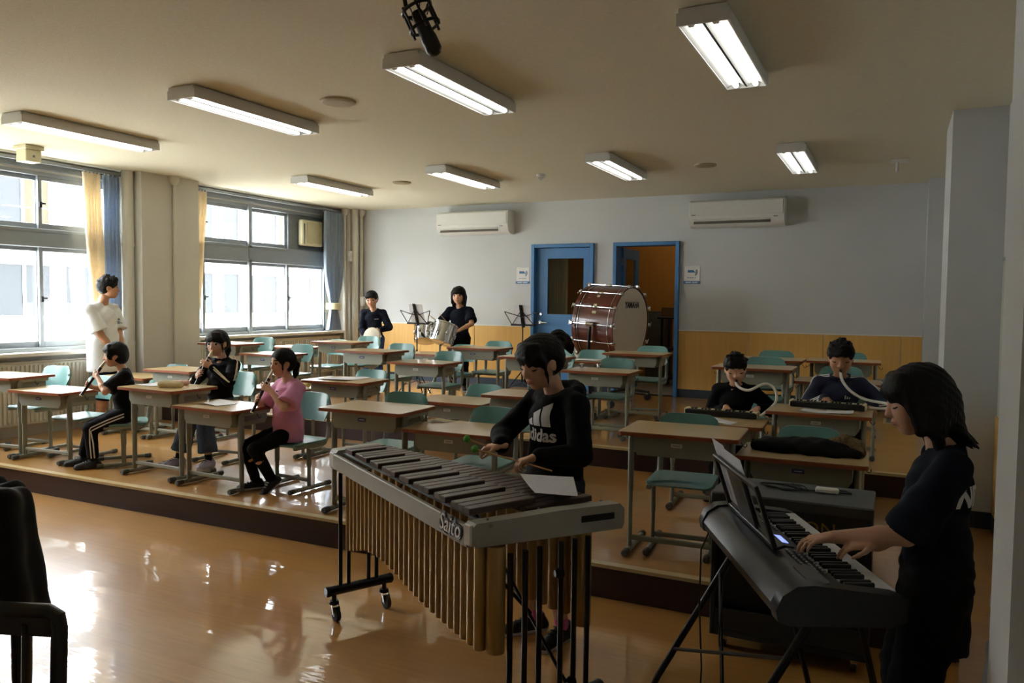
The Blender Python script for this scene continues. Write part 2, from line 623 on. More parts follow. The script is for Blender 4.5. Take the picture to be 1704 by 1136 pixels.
# radiators under the sills: ribbed convector covers
def radiator(y0, y1, z0, z1, label):
    r = thing('radiator', label, 'radiator', (XL, (y0 + y1) / 2, z0), 0)
    L_ = y1 - y0
    h = z1 - z0
    MB().box((.055, 0, h / 2), (.07, L_, h), b=.006).build('panel', M_SILL, r, smooth=0)
    b = MB()
    n = int(L_ / .045)
    for i in range(n):
        b.box((.098, -L_ / 2 + .03 + i * .045, h / 2), (.022, .022, h - .05), b=.006)
    o = b.build('fins', M_SILL, r, smooth=0)
    o['kind'] = 'stuff'
    MB().box((.06, 0, h + .006), (.10, L_ + .01, .012), b=.003).build('grille', M_SILL, r, smooth=0)
    for s in (-1, 1):
        MB().box((.06, s * (L_ / 2 - .1), -.06), (.05, .05, .12), b=.004).build('foot', M_SILL, r, smooth=0)


radiator(3.2, 5.9, H1 + .12, .93, 'long cream ribbed radiator under the left window behind the man in white')
radiator(7.0, 9.85, H2 + .12, 1.02, 'long cream ribbed radiator under the window beside the back corner')


# curtains: pleated cloth with thickness
def curtain(label, y0, y1, z0, z1, m, waves, tie=None, drift=0.0, x=XL + .10, amp=.028, lean=0.0):
    NU, NV = waves * 10, 26
    pts = []
    for side in (0, 1):
        for j in range(NV + 1):
            t = j / NV
            z = z1 + (z0 - z1) * t
            w = 1.0
            if tie:
                w = 1 - .48 * math.exp(-((t - tie) / .16) ** 2) - (.10 * t)
            w -= lean * t
            for i in range(NU + 1):
                u = i / NU
                ph = 2 * PI * waves * u + 1.2 * math.sin(3 * t)
                yc = (y0 + y1) / 2 + drift * t ** 1.3
                pts.append((x + amp * math.sin(ph) * (1.0 if not tie else (1 - .4 * math.exp(-((t - tie) / .1) ** 2))) + .010 * math.sin(2.3 * ph + 4 * t) + side * .005,
                            yc + (u - .5) * (y1 - y0) * w, z))
    f = []
    n1 = (NU + 1) * (NV + 1)
    for j in range(NV):
        for i in range(NU):
            q = (j * (NU + 1) + i, j * (NU + 1) + i + 1, (j + 1) * (NU + 1) + i + 1, (j + 1) * (NU + 1) + i)
            f.append(q)
            f.append(tuple(k + n1 for k in q[::-1]))
    rim = [(j * (NU + 1) + e, (j + 1) * (NU + 1) + e) for j in range(NV) for e in (0, NU)] + [(e * (NU + 1) + i, e * (NU + 1) + i + 1) for i in range(NU) for e in (0, NV)]
    for a, b_ in rim:
        f.append((a, b_, b_ + n1, a + n1))
    b = MB()
    b.add(pts, f)
    r = thing('curtain', label, 'curtain', (0, 0, 0))
    b.build('cloth', m, r, smooth=80)
    hk = MB()
    for i in range(waves):
        hk.box((XL + .112, y0 + (i + .5) * (y1 - y0) / waves, z1 + .012), (.01, .01, .05))
    hk.build('hooks', M_WHITE, r, smooth=0)
    return r


curtain('pale yellow pleated curtain at the right end of the left window', 5.53, 5.745, 1.05, 2.92, M_CYEL, 5, drift=.08, lean=.42)
curtain('blue pleated curtain between the yellow curtain and the pillar pipe', 5.765, 5.965, 1.05, 2.92, M_CBLU, 4, drift=.0)
curtain('narrow blue curtain beside the pillar, left of the yellow-orange one', 6.94, 7.02, 1.13, 2.92, M_CBLU, 3, x=XL + .09, lean=.1)
curtain('yellow-orange curtain drawn aside beside the pillar at the second window', 7.03, 7.22, 1.13, 2.92, M_CYEL, 4, drift=-.10, lean=.75, x=XL + .08)
cb = curtain('blue curtain gathered by a cream band in the back corner', 9.40, 9.83, 1.13, 2.92, M_CBLU, 7, tie=.80, x=XL + .15, amp=.035)
MB().lathe((XL + .155, 9.615, 1.49), (0, 0, 1), [(-.05, .108), (-.045, .114), (.045, .114), (.05, .108)], 20, M_CREAM).build('tie_band', M_CREAM, cb)


# pipes on the pillar and in the corner
def pipe(label, x, y, r, z0=0.0, cup=True, box=None):
    p = thing('pipe', label, 'pipe', (x, y, z0))
    MB().cyl((0, 0, .0), (0, 0, ZC - z0 - .005), r, n=16).build('tube', M_PIPE, p)
    if cup:
        MB().lathe((0, 0, ZC - z0), (0, 0, -1), [(0, r + .045), (.06, r + .04), (.10, r + .008)], 16).build('ceiling_collar', M_PIPE, p)
    for z in (.9, 2.0):
        MB().cyl((0, 0, z - .015), (0, 0, z + .015), r + .006, n=16).build('clamp', M_PIPE, p)
    return p


pipe('thick cream vertical pipe at the left edge of the pillar', XL + .16, 6.03, .062, H1, cup=False)
pipe('thin conduit running up the face of the pillar between the windows', XL + .325, 6.52, .017, H1)
pipe('thin pipe in the back corner nearest the blue curtain', XL + .16, 9.88, .022, H1, )
pipe('thick cream pipe in the back corner', XL + .275, 9.99, .05, H2, cup=False)
pipe('medium pipe in the back corner against the back wall', XL + .30, 10.11, .028, H2)
sw = thing('switch_box', 'small cream wall box with white switch on the corner pipe, higher of two', 'switch', (XL + .245, 9.90, 2.27))
MB().box((0, 0, 0), (.05, .07, .16), b=.006).build('case', M_WHITE, sw)
MB().ball((.005, -.045, -.03), .018, M_WHITE).build('knob', M_WHITE, sw)
sw2 = thing('socket_box', 'small white box low on the corner pipes beside the boy with hand drum', 'switch', (XL + .365, 10.06, 1.57))
MB().box((0, 0, 0), (.05, .06, .15), b=.006).build('case', M_WHITE, sw2)
MB().box((.03, 0, 0), (.012, .05, .08), b=.004).build('cover', M_WHITE, sw2)

# ------------------------------------------------------------------ doors
def doorframe(x0, x1, zt):
    f = MB()
    for x in (x0 + .025, x1 - .025):
        f.box((x, YB + .05, (H2 + zt) / 2), (.05, .22, zt - H2), b=.004)
    f.box(((x0 + x1) / 2, YB + .05, zt - .025), (x1 - x0 - .1, .22, .05), b=.004)
    return f


d1 = struct(doorframe(*D1).build('door_1', M_BLUE, smooth=0))
# closed leaf with a tall pane: rails and stiles around the opening
X0, X1 = D1[0] + .053, D1[1] - .053
PX0, PX1, PZ0, PZ1 = -4.42, -3.88, 1.42, 2.20
lf = MB()
for (a, b_, c, e) in ((X0, PX0, H2 + .01, 2.345), (PX1, X1, H2 + .01, 2.345), (PX0, PX1, H2 + .01, PZ0), (PX0, PX1, PZ1, 2.345)):
    lf.box(((a + b_) / 2, YB + .05, (c + e) / 2), (b_ - a, .04, e - c))
leaf = lf.build('door_leaf', M_BLUE, d1, smooth=0)
MB().box(((PX0 + PX1) / 2, YB + .05, (PZ0 + PZ1) / 2), (PX1 - PX0, .006, PZ1 - PZ0)).build('pane', mat_glass('door_glass', (.75, .77, .75), .03), leaf, smooth=0)
MB().cyl((X0 + .07, YB + .03, 1.30), (X0 + .07, YB - .005, 1.30), .026).tube([(X0 + .07, YB - .03, 1.30), (X0 + .10, YB - .045, 1.30), (X0 + .2, YB - .045, 1.295)], [.011, .012, .010]).cyl((X0 + .07, YB + .02, 1.30), (X0 + .07, YB - .04, 1.30), .01).cyl((X0 + .07, YB + .03, 1.42), (X0 + .07, YB + .02, 1.42), .02).build('handle', M_CHROME, leaf)
lv = MB()
lv.box(((PX0 + PX1) / 2, YB + .028, .93), (.50, .01, .36))
for i in range(11):
    lv.box(((PX0 + PX1) / 2, YB + .018, .775 + i * .031), (.48, .022, .012), rot=Matrix.Rotation(.6, 3, 'X'))
lv.build('louver_vent', M_WHITE, leaf, smooth=0)
d2 = struct(doorframe(*D2).build('door_2', M_BLUE, smooth=0))
# open leaf swung into the store room on its left hinge
ang = math.radians(91)
ca, sa = math.cos(ang), math.sin(ang)
lf = MB()
for (a, b_, c, e) in ((0, .13, H2 + .01, 2.345), (.64, .78, H2 + .01, 2.345), (.13, .64, H2 + .01, 1.42), (.13, .64, 2.20, 2.345)):
    lf.box(((a + b_) / 2, 0, (c + e) / 2), (b_ - a, .04, e - c))
lf.v = [(D2[0] + .06 + x * ca - y * sa, YB + .16 + x * sa + y * ca, z) for (x, y, z) in lf.v]
leaf2 = lf.build('door_leaf', M_BLUE, d2, smooth=0)
pn = MB().box((.385, 0, 1.81), (.51, .006, .78))
pn.v = [(D2[0] + .06 + x * ca - y * sa, YB + .16 + x * sa + y * ca, z) for (x, y, z) in pn.v]
pn.build('pane', MATS['door_glass'], leaf2, smooth=0)
hb = MB()
for z in (.7, 1.4, 2.15):
    hb.box((D2[0] + .055, YB + .15, z), (.03, .05, .1), b=.003)
hb.build('hinges', M_ALU, d2, smooth=0)

# store room behind the doors
M_STORE = mat('store_veneer', 'c08a3e', .5, var=.05, scale=3, stretch=(9, 9, .6))
sbox('wall_store', [(-5.4, -1.9, 12.6, 12.7, 0, ZC), (-5.5, -5.4, YB + .15, 12.7, 0, ZC), (-1.9, -1.8, YB + .15, 12.7, 0, ZC), (-5.5, -1.8, YB + .15, 12.7, ZC, ZC + .1)], M_STORE)
sbox('floor', [(-5.5, -1.8, YB, 12.7, .2, H2)], mat('store_floor', '9a948a', .5))
st = thing('shelf_rack', 'dark storage rack with a board on top inside the open doorway', 'rack', (-2.75, 11.6, H2))
for x in (-.33, .33):
    for y in (-.2, .2):
        MB().box((x, y, .5), (.035, .035, 1.0)).build('post', M_BLKMET, st, smooth=0)
MB().box((0, 0, 1.01), (.8, .5, .03), b=.004).build('board', M_BLACK, st, smooth=0)
MB().box((0, 0, .12), (.7, .44, .025), b=.004).build('shelf', M_BLACK, st, smooth=0)
MB().box((0, 0, .55), (.7, .44, .025), b=.004).build('shelf', M_BLACK, st, smooth=0)
bx = thing('cardboard_box', 'brown box standing on the board of the rack in the open doorway', 'box', (-2.95, 11.62, H2 + 1.026))
MB().box((0, 0, .07), (.34, .3, .14), b=.004).build('carton', mat('cardboard', '8a6a42', .8), bx, smooth=0)
MB().box((0, 0, .142), (.05, .3, .003)).build('tape', M_WHITE2, bx, smooth=0)
lk = thing('locker', 'dark grey narrow locker left of the rack inside the open doorway', 'locker', (-3.32, 12.1, H2))
MB().box((0, 0, .55), (.32, .4, 1.1), b=.006).build('body', mat('locker_grey', '4a4436', .6), lk, smooth=0)
MB().box((0, -.205, .55), (.28, .012, 1.04), b=.004).build('door', mat('locker_door', '55503f', .6), lk, smooth=0)
curtain_store = MB()
for s in (0, 1):
    pass
cs = thing('curtain', 'cream curtain hanging behind the glass of the closed blue door', 'curtain', (0, 0, 0))
b = MB()
NU = 60
P = [(-4.52 + .30 * i / NU, YB + .30 + .02 * math.sin(i * .9) + k * .004, z) for k in (0, 1) for z in (.6, 2.5) for i in range(NU + 1)]
f = []
for i in range(NU):
    f += [(i, i + 1, NU + 2 + i, NU + 1 + i), (2 * NU + 2 + i, 2 * NU + 3 + i, 3 * NU + 4 + i, 3 * NU + 3 + i)]
b.add(P, f)
b.build('cloth', M_CYEL, cs, smooth=80)
MB().cyl((-4.55, YB + .30, 2.52), (-3.9, YB + .30, 2.52), .012).build('rod', M_ALU, cs)

# wall signs beside each door
for (sx, lab) in ((-4.79, 'white square wall sign with blue pictogram left of the closed blue door'), (-2.37, 'white square wall sign with blue pictogram right of the open doorway')):
    s = thing('wall_sign', lab, 'sign', (sx, YB, 1.97))
    MB().box((0, -.004, .01), (.20, .008, .20), b=.002).build('plate', M_WHITE, s, smooth=0)
    MB().box((-.0, -.009, -.105), (.22, .008, .035), b=.002).build('band', M_BLUE, s, smooth=0)
    g = MB().prism([(-.055, .055), (.015, .055), (.032, .035), (.045, .028), (.045, .022), (-.055, .022)], 0, .003, (Vector((1, 0, 0)), Vector((0, 0, 1)), Vector((0, -1, 0)), Vector((0, -.008, 0))))
    for r in (.026, .040):
        pts = [(.028 + r * math.cos(a), -.0095, .030 + r * 1.2 * math.sin(a)) for a in [-1.25 + i * .2 for i in range(11)]]
        g.tube(pts, .004, 5)
    g.build('pictogram', mat('sign_blue', '2f6a96', .5), s, smooth=0)
    t = MB()
    for i in range(6):
        t.box((-.055 + i * .02, -.0095, -.045), (.011, .003, .012))
    t.build('caption', M_ALU, s, smooth=0)
    t = MB()
    for i in range(2):
        t.box((-.045 + i * .085, -.0145, -.105), (.07, .003, .012))
    t.build('band_caption', M_WHITE, s, smooth=0)

# sockets and floor hatch on the right
so = thing('wall_socket', 'small grey wall socket box low on the wainscot behind the boy in navy', 'socket', (-.12, YB - .012, .66))
MB().box((0, -.02, 0), (.09, .04, .14), b=.005).build('case', M_ALU, so, smooth=0)
MB().box((0, -.042, 0), (.05, .006, .08), b=.002).build('plate', M_WHITE, so, smooth=0)
fh = thing('floor_hatch', 'dark rectangular floor hatch with pale frame on the upper step at right', 'hatch', (.1, 9.2, H2))
MB().box((0, 0, .004), (.34, .34, .008), b=.002).build('frame', M_NOSE, fh, smooth=0)
MB().box((0, 0, .009), (.28, .28, .006), b=.002).build('lid', M_DARKP, fh, smooth=0)

# ------------------------------------------------------------------ air conditioners
def aircon(label, xc, w):
    a = thing('air_conditioner', label, 'air conditioner', (xc, YB, 2.72))
    prof = [(0, .155), (-.19, .165), (-.225, .15), (-.23, -.02), (-.225, -.06), (-.19, -.14), (-.12, -.165), (0, -.165)]
    MB().prism(prof, -w / 2, w / 2, (Vector((0, 1, 0)), Vector((0, 0, 1)), Vector((1, 0, 0)), Vector((0, 0, 0)))).build('casing', M_WHITE, a, smooth=50)
    MB().box((-.0, -.232, .055), (w - .03, .012, .175), b=.005).build('front_panel', M_WHITE, a, smooth=0)
    MB().box((-.05, -.204, -.10), (w - .22, .012, .060), rot=Matrix.Rotation(-.42, 3, 'X')).build('outlet', mat('outlet_grey', '6f6d64', .6), a, smooth=0)
    MB().box((-.05, -.222, -.082), (w - .22, .014, .030), rot=Matrix.Rotation(-.5, 3, 'X'), b=.003).build('flap', M_WHITE, a, smooth=0)
    MB().box((-.05, -.204, -.118), (w - .22, .014, .026), rot=Matrix.Rotation(-.5, 3, 'X'), b=.003).build('flap', M_WHITE, a, smooth=0)
    MB().box((w / 2 - .1, -.226, -.06), (.05, .008, .012)).build('indicator', M_ALU, a, smooth=0)
    MB().box((-w / 2 + .06, -.239, -.02), (.05, .004, .010)).build('badge', M_DARKP, a, smooth=0)


aircon('white wall air conditioner above the girl at the drums, left of the doors', -5.52, 1.17)
aircon('white wall air conditioner right of the open doorway', -1.80, 1.15)

# ------------------------------------------------------------------ ceiling lights
M_TUBE = mat('lamp_tube', (1, .985, .95), .3, var=0, emit=TUBE_STRENGTH)
M_REFL = mat('lamp_housing', 'dfe0dc', .4, var=.01)


def ceiling_light(label, x, y):
    c = thing('ceiling_light', label, 'ceiling light', (x, y, ZC), group=None)
    L_, w = 1.24, .25
    MB().box((0, 0, -.022), (w - .02, L_ - .03, .04), b=.004).box((-w / 2 + .005, 0, -.055), (.010, L_, .06)).box((w / 2 - .005, 0, -.055), (.010, L_, .06)).box((0, -L_ / 2 + .006, -.045), (w - .02, .012, .08)).box((0, L_ / 2 - .006, -.045), (w - .02, .012, .08)).build('housing', M_REFL, c, smooth=0)
    b = MB()
    for s in (-1, 1):
        b.add([(s * .006, -L_ / 2 + .012, -.078), (s * .006, L_ / 2 - .012, -.078), (s * .055, L_ / 2 - .012, -.045), (s * .055, -L_ / 2 + .012, -.045)], [(0, 1, 2, 3)])
        b.add([(s * .055, -L_ / 2 + .012, -.045), (s * .055, L_ / 2 - .012, -.045), (s * .115, L_ / 2 - .012, -.08), (s * .115, -L_ / 2 + .012, -.08)], [(0, 1, 2, 3)])
    b.build('reflector', M_REFL, c, smooth=0)
    for s in (-1, 1):
        MB().cyl((s * .058, -L_ / 2 + .04, -.074), (s * .058, L_ / 2 - .04, -.074), .015, n=12).build('tube', M_TUBE, c)
        for q in (-1, 1):
            MB().box((s * .058, q * (L_ / 2 - .028), -.068), (.03, .024, .04), b=.004).build('socket', M_WHITE, c, smooth=0)


LX = [(-6.10, 'leftmost'), (-4.29, 'second from left'), (-2.55, 'third from left'), (-.855, 'rightmost')]
for (x, n) in LX:
    ceiling_light('white twin-tube ceiling light, %s of the four in the near row' % n, x, 4.38)
for (x, n) in LX:
    ceiling_light('white twin-tube ceiling light, %s of the four in the far row' % n, x - (.03 if x < -3 else .0), 7.63 if x < -1 else 7.85)

sl = thing('ceiling_light', 'unseen fill lamp added to brighten the store room behind the open doorway', 'ceiling light', (-3.0, 11.5, ZC))  # added fill light, out of view; stands in for the room's unknown source
MB().box((0, 0, -.03), (1.2, .2, .06), b=.005).build('housing', M_REFL, sl, smooth=0)
MB().cyl((-.55, 0, -.075), (.55, 0, -.075), .016, n=12).build('tube', mat('store_fill_tube', (1, .8, .5), .3, var=0, emit=14.0), sl)

for (x, y, r, lab) in ((-3.59, 4.51, .115, 'round ceiling speaker grille nearest, between the near-row lights'), (-5.33, 7.89, .10, 'round ceiling speaker grille far left, between two far lights'), (-1.77, 8.07, .10, 'round ceiling speaker grille at right of the far row lights')):
    s = thing('ceiling_speaker', lab, 'speaker', (x, y, ZC))
    MB().lathe((0, 0, 0), (0, 0, -1), [(0, r + .012), (.012, r + .010), (.016, r)], 28).build('rim', mat('speaker_rim', 'b7ab8c', .6), s)
    MB().lathe((0, 0, -.010), (0, 0, -1), [(0, r - .004), (.008, r - .012), (.011, r * .5)], 28).build('grille', mat('speaker_grille', 'a99d7f', .8, var=.15, scale=300), s)
s = thing('smoke_detector', 'small white smoke detector on the ceiling near the back wall', 'detector', (-3.56, 7.99, ZC))
MB().lathe((0, 0, 0), (0, 0, -1), [(0, .05), (.02, .05), (.035, .03), (.05, .028), (.055, .01)], 20).build('body', M_WHITE, s)
MB().lathe((0, 0, -.05), (0, 0, -1), [(0, .016), (.01, .012)], 12).build('sensor', M_WHITE2, s)
s = thing('ceiling_hook', 'small grey ceiling bracket at upper right before the back wall', 'bracket', (0.0, 8.47, ZC))
MB().box((0, 0, -.015), (.16, .08, .03), b=.004).build('plate', M_WHITE, s, smooth=0)
MB().cyl((-.02, 0, -.03), (-.02, 0, -.12), .014).build('stem', M_WHITE, s)
s = thing('ceiling_box', 'cream square sensor box hanging from the ceiling above the left window', 'sensor', (-7.34, 4.68, ZC))
MB().box((0, 0, -.02), (.20, .18, .04), b=.006).build('base', M_WHITE2, s, smooth=0)
MB().prism(rrect(.15, .15, .01), -.15, -.04).build('case', M_WHITE2, s, smooth=0)
MB().box((.076, -.0, -.10), (.006, .02, .02)).build('lens', M_DARKP, s, smooth=0)

# hanging microphone in its shock mount
mc = thing('hanging_microphone', 'black studio microphone in a shock mount hanging from the ceiling', 'microphone', (-1.55, 2.43, 2.56))
dv = Vector((.35, .15, -.8)).normalized()
MB().lathe((-.03, 0, .075), dv, [(0, .02), (.02, .026), (.09, .027), (.10, .03), (.15, .03), (.165, .02), (.17, .008)], 16).build('body', M_BLACK, mc)
rg = MB()
side = dv.cross(Vector((0, 1, 0))).normalized()
s2 = dv.cross(side)
for t in (.0, .07):
    o = Vector((-.03, 0, .085)) + dv * t
    rg.tube([o + (side * math.cos(a) + s2 * math.sin(a)) * .055 for a in [2 * PI * i / 20 for i in range(21)]], .006, 6)
for i in range(6):
    a = 2 * PI * i / 6
    o = Vector((-.03, 0, .085)) + (side * math.cos(a) + s2 * math.sin(a)) * .055
    rg.tube([o - dv * .012, o + dv * .09], .005, 6)
rg.build('shock_mount', M_BLACK, mc)
rg = MB()
for i in range(8):
    a = 2 * PI * i / 8
    a2 = a + .5
    rg.tube([Vector((-.03, 0, .085)) + (side * math.cos(a) + s2 * math.sin(a)) * .055, Vector((-.03, 0, .085)) + dv * .035 + (side * math.cos(a2) + s2 * math.sin(a2)) * .026], .002, 5)
rg.build('elastic_bands', M_RUB, mc)
MB().tube([(-.075, 0, .10), (-.09, 0, .16), (-.085, 0, .25), (-.05, 0, ZC - 2.56)], .008, 8).tube([(.03, .0, .12), (.03, 0, .19), (.02, 0, ZC - 2.56)], .016, 8).build('hanger', M_BLKMET, mc)
MB().lathe((-.01, 0, ZC - 2.56), (0, 0, -1), [(0, .07), (.01, .07), (.014, .06)], 20).build('ceiling_plate', M_BLKMET, mc)

# ------------------------------------------------------------------ outside: courtyard and the wing across it
sbox('ground', [(-60, XL - .2, -20, 60, -.5, -.4)], mat('courtyard_ground', 'c9c8c2', .9))
bld = thing('building', 'white school wing across the courtyard seen through the windows', 'building', (-17, 14, -.4))
M_FAC = mat('facade_paint', 'e6e6e2', .8, var=.02)
MB().box((-2, 0, 2.4), (4, 40, 5.0)).build('wall', M_FAC, bld, smooth=0)
MB().box((-1.9, 0, 4.95), (4.5, 40.4, .22)).build('roof', M_FAC, bld, smooth=0)
MB().box((.25, 0, 3.02), (.5, 40, .14)).build('ledge', M_FAC, bld, smooth=0)
M_FWIN = mat('far_window', '2a2e31', .35, spec=.2)
M_FWIN2 = mat('far_window_blind', '383224', .5, spec=.2)
for r, (z0, z1) in enumerate(((1.55, 2.70), (3.5, 4.6))):
    for i in range(13):
        y = -8 + i * 1.55
        fr = MB()
        for (c, dd) in (((.03, y, z0), (.08, 1.3, .05)), ((.03, y, z1), (.08, 1.3, .05)), ((.03, y - .63, (z0 + z1) / 2), (.08, .05, z1 - z0)), ((.03, y + .63, (z0 + z1) / 2), (.08, .05, z1 - z0)), ((.03, y, (z0 + z1) / 2), (.08, .05, z1 - z0))):
            fr.box(c, dd)
        o = fr.build('window', M_FAC, bld, smooth=0)
        for s in (-1, 1):
            MB().box((.02, y + s * .30, (z0 + z1) / 2), (.03, .56, z1 - z0 - .04)).build('pane', M_FWIN2 if (i + r + s) % 5 == 0 else M_FWIN, o, smooth=0)

# ------------------------------------------------------------------ school desks and chairs
def make_desk(h, tagm):
    """Desk with its label side facing -y; origin on the floor under the middle of the top."""
    t = thing('school_desk', 'x', 'desk')
    MB().prism(rrect(.65, .45, .025), h - .022, h - .003, mt=M_LAM, mt_side=M_EDGE).prism(rrect(.644, .444, .023), h - .003, h, mt=M_LAM, mt_side=M_EDGE).build('tabletop', None, t, smooth=0)
    zt, zb = h - .024, h - .135
    b = MB()
    # open tray: front wall bowed down to the bottom, two sides, bottom
    pr = [(-.25, zt), (.25, zt), (.25, zb + .035), (.225, zb), (-.225, zb), (-.25, zb + .035)]
    b.prism(pr, .155, .163, (Vector((1, 0, 0)), Vector((0, 0, 1)), Vector((0, -1, 0)), Vector((0, 0, 0))))
    for s in (-1, 1):
        b.box((s * .247, .01, (zt + zb) / 2 + .015), (.006, .335, zt - zb - .03))
        b.box((s * .237, .01, zb + .018), (.006, .335, .045), rot=Matrix.Rotation(s * .6, 3, 'Y'))
    b.box((0, .01, zb + .003), (.452, .335, .006))
    bk = b.build('book_box', M_FRAME, t, smooth=0)
    pl = MB().box((-.01, -.1645, (zt + zb) / 2 + .012), (.062, .003, .022), b=.001)
    pl.build('name_tag', tagm, bk, smooth=0)
    pl = MB().box((-.01, -.1665, (zt + zb) / 2 + .012), (.040, .001, .005))
    pl.build('tag_line', M_TAGW if tagm is M_TAGB else M_FRAME, bk, smooth=0)
    for s in (-1, 1):
        x = s * .277
        l = MB().tube([(x, -.10, .035), (x, -.10, h * .52)], .021, 10, flat=(.62, 1.0), up=(1, 0, 0))
        l.tube([(x, -.10, h * .50), (x, -.10, h - .06), (x, -.085, h - .035), (x, -.05, h - .03), (x, .17, h - .03)], .026, 10, flat=(.62, 1.0), up=(1, 0, 0))
        for i in range(5):
            l.cyl((x - .018, -.10, h * .54 + i * .03), (x + .018, -.10, h * .54 + i * .03), .005, n=6)
        l.build('leg', M_FRAME, t)
        f = MB().tube([(x, -.19, .022), (x, .19, .022)], .018, 10).build('foot', M_FRAME, t)
        for q in (-1, 1):
            MB().lathe((x, q * .165, .022), (0, q, 0), [(0, .0205), (.045, .0215), (.054, .017)], 10).build('foot_cap', M_CAP, f)
        MB().tube([(s * .30, .03, h - .045), (s * .315, .03, h - .07), (s * .328, .03, h - .080), (s * .338, .03, h - .07), (s * .336, .03, h - .06)], .0026, 6).build('bag_hook', M_BLKMET, t)
    MB().tube([(-.277, -.10, .085), (.277, -.10, .085)], .012, 8, flat=(1.3, .8)).build('crossbar', M_FRAME, t)
    return t


def make_chair(hs, hb):
    """Chair facing -y; origin on the floor under the middle of the seat."""
    t = thing('school_chair', 'x', 'chair')
    # seat: rounded slab, slightly dished, front edge rolled down
    b = MB()
    poly = rrect(.37, .37, .05, 5)
    n = len(poly)
    v = []
    for (k, z, sc) in ((0, -.022, .97), (1, -.008, 1.0), (2, -.003, .985), (3, -.006, .7), (4, -.010, .3)):
        for (x, y) in poly:
            zz = z
            if k > 0 and y < -.13:
                zz -= .010 * ((-.13 - y) / .055) ** 2
            v.append((x * sc, y * sc, hs + zz))
    f = [tuple(range(n - 1, -1, -1)), tuple(range(4 * n, 5 * n))]
    for k in range(4):
        f += [(k * n + i, k * n + (i + 1) % n, (k + 1) * n + (i + 1) % n, (k + 1) * n + i) for i in range(n)]
    b.add(v, f)
    b.build('seat', M_TEAL, t, smooth=50)
    # backrest: panel curved in plan with big upper corners
    NU, NV = 16, 8
    w, hh = .37, .205
    v = []
    for side in (0, 1):
        for j in range(NV + 1):
            for i in range(NU + 1):
                u = i / NU * 2 - 1
                q = j / NV
                ww = w / 2 * (1 - .03 * (1 - q))
                z = hb - hh + hh * q
                r = .085
                # superellipse-like upper corners
                top = hb - (0 if abs(u) < .55 else (1 - math.sqrt(max(0, 1 - ((abs(u) - .55) / .45) ** 2))) * r)
                bot = hb - hh + (0 if abs(u) < .75 else (1 - math.sqrt(max(0, 1 - ((abs(u) - .75) / .25) ** 2))) * .03)
                z = bot + (top - bot) * q
                y = .195 + .05 * (q - .3) - .035 * u * u + (.012 if side else 0)
                v.append((ww * u, y, z))
    m = (NU + 1) * (NV + 1)
    f = []
    for j in range(NV):
        for i in range(NU):
            q = (j * (NU + 1) + i, j * (NU + 1) + i + 1, (j + 1) * (NU + 1) + i + 1, (j + 1) * (NU + 1) + i)
            f += [q, tuple(k + m for k in q[::-1])]
    rim = [(j * (NU + 1) + e, (j + 1) * (NU + 1) + e) for j in range(NV) for e in (0, NU)] + [(e * (NU + 1) + i, e * (NU + 1) + i + 1) for i in range(NU) for e in (0, NV)]
    f += [(a, b_, b_ + m, a + m) for a, b_ in rim]
    MB().add(v, f).build('backrest', M_TEAL, t, smooth=60)
    for s in (-1, 1):
        x = s * .165
        u = MB().tube([(x, -.02, hs - .055), (x, .10, hs - .058), (x, .155, hs - .04), (x, .185, hs + .01), (x, .195, hs + .09), (x, .192, hb - .17), (x, .195, hb - .07)], .013, 8, flat=(.7, 1.35))
        u.build('back_upright', M_FRAME, t)
        l = MB().tube([(x, -.01, .035), (x, -.01, hs * .55)], .018, 10, flat=(.65, 1.0), up=(1, 0, 0)).tube([(x, -.01, hs * .5), (x, -.01, hs - .05)], .022, 10, flat=(.65, 1.0), up=(1, 0, 0))
        l.box((x, -.01, hs - .036), (.03, .30, .024), b=.004)
        l.build('leg', M_FRAME, t)
        f = MB().tube([(x, -.185, .020), (x, .185, .020)], .016, 10).build('foot', M_FRAME, t)
        for q in (-1, 1):
            MB().lathe((x, q * .16, .020), (0, q, 0), [(0, .0185), (.045, .0195), (.052, .015)], 10).build('foot_cap', M_CAP, f)
    MB().tube([(-.165, -.01, .075), (.165, -.01, .075)], .011, 8, flat=(1.3, .8)).build('crossbar', M_FRAME, t)
    MB().tube([(-.165, .06, hs - .055), (.165, .06, hs - .055)], .010, 8).build('seat_bar', M_FRAME, t)
    return t


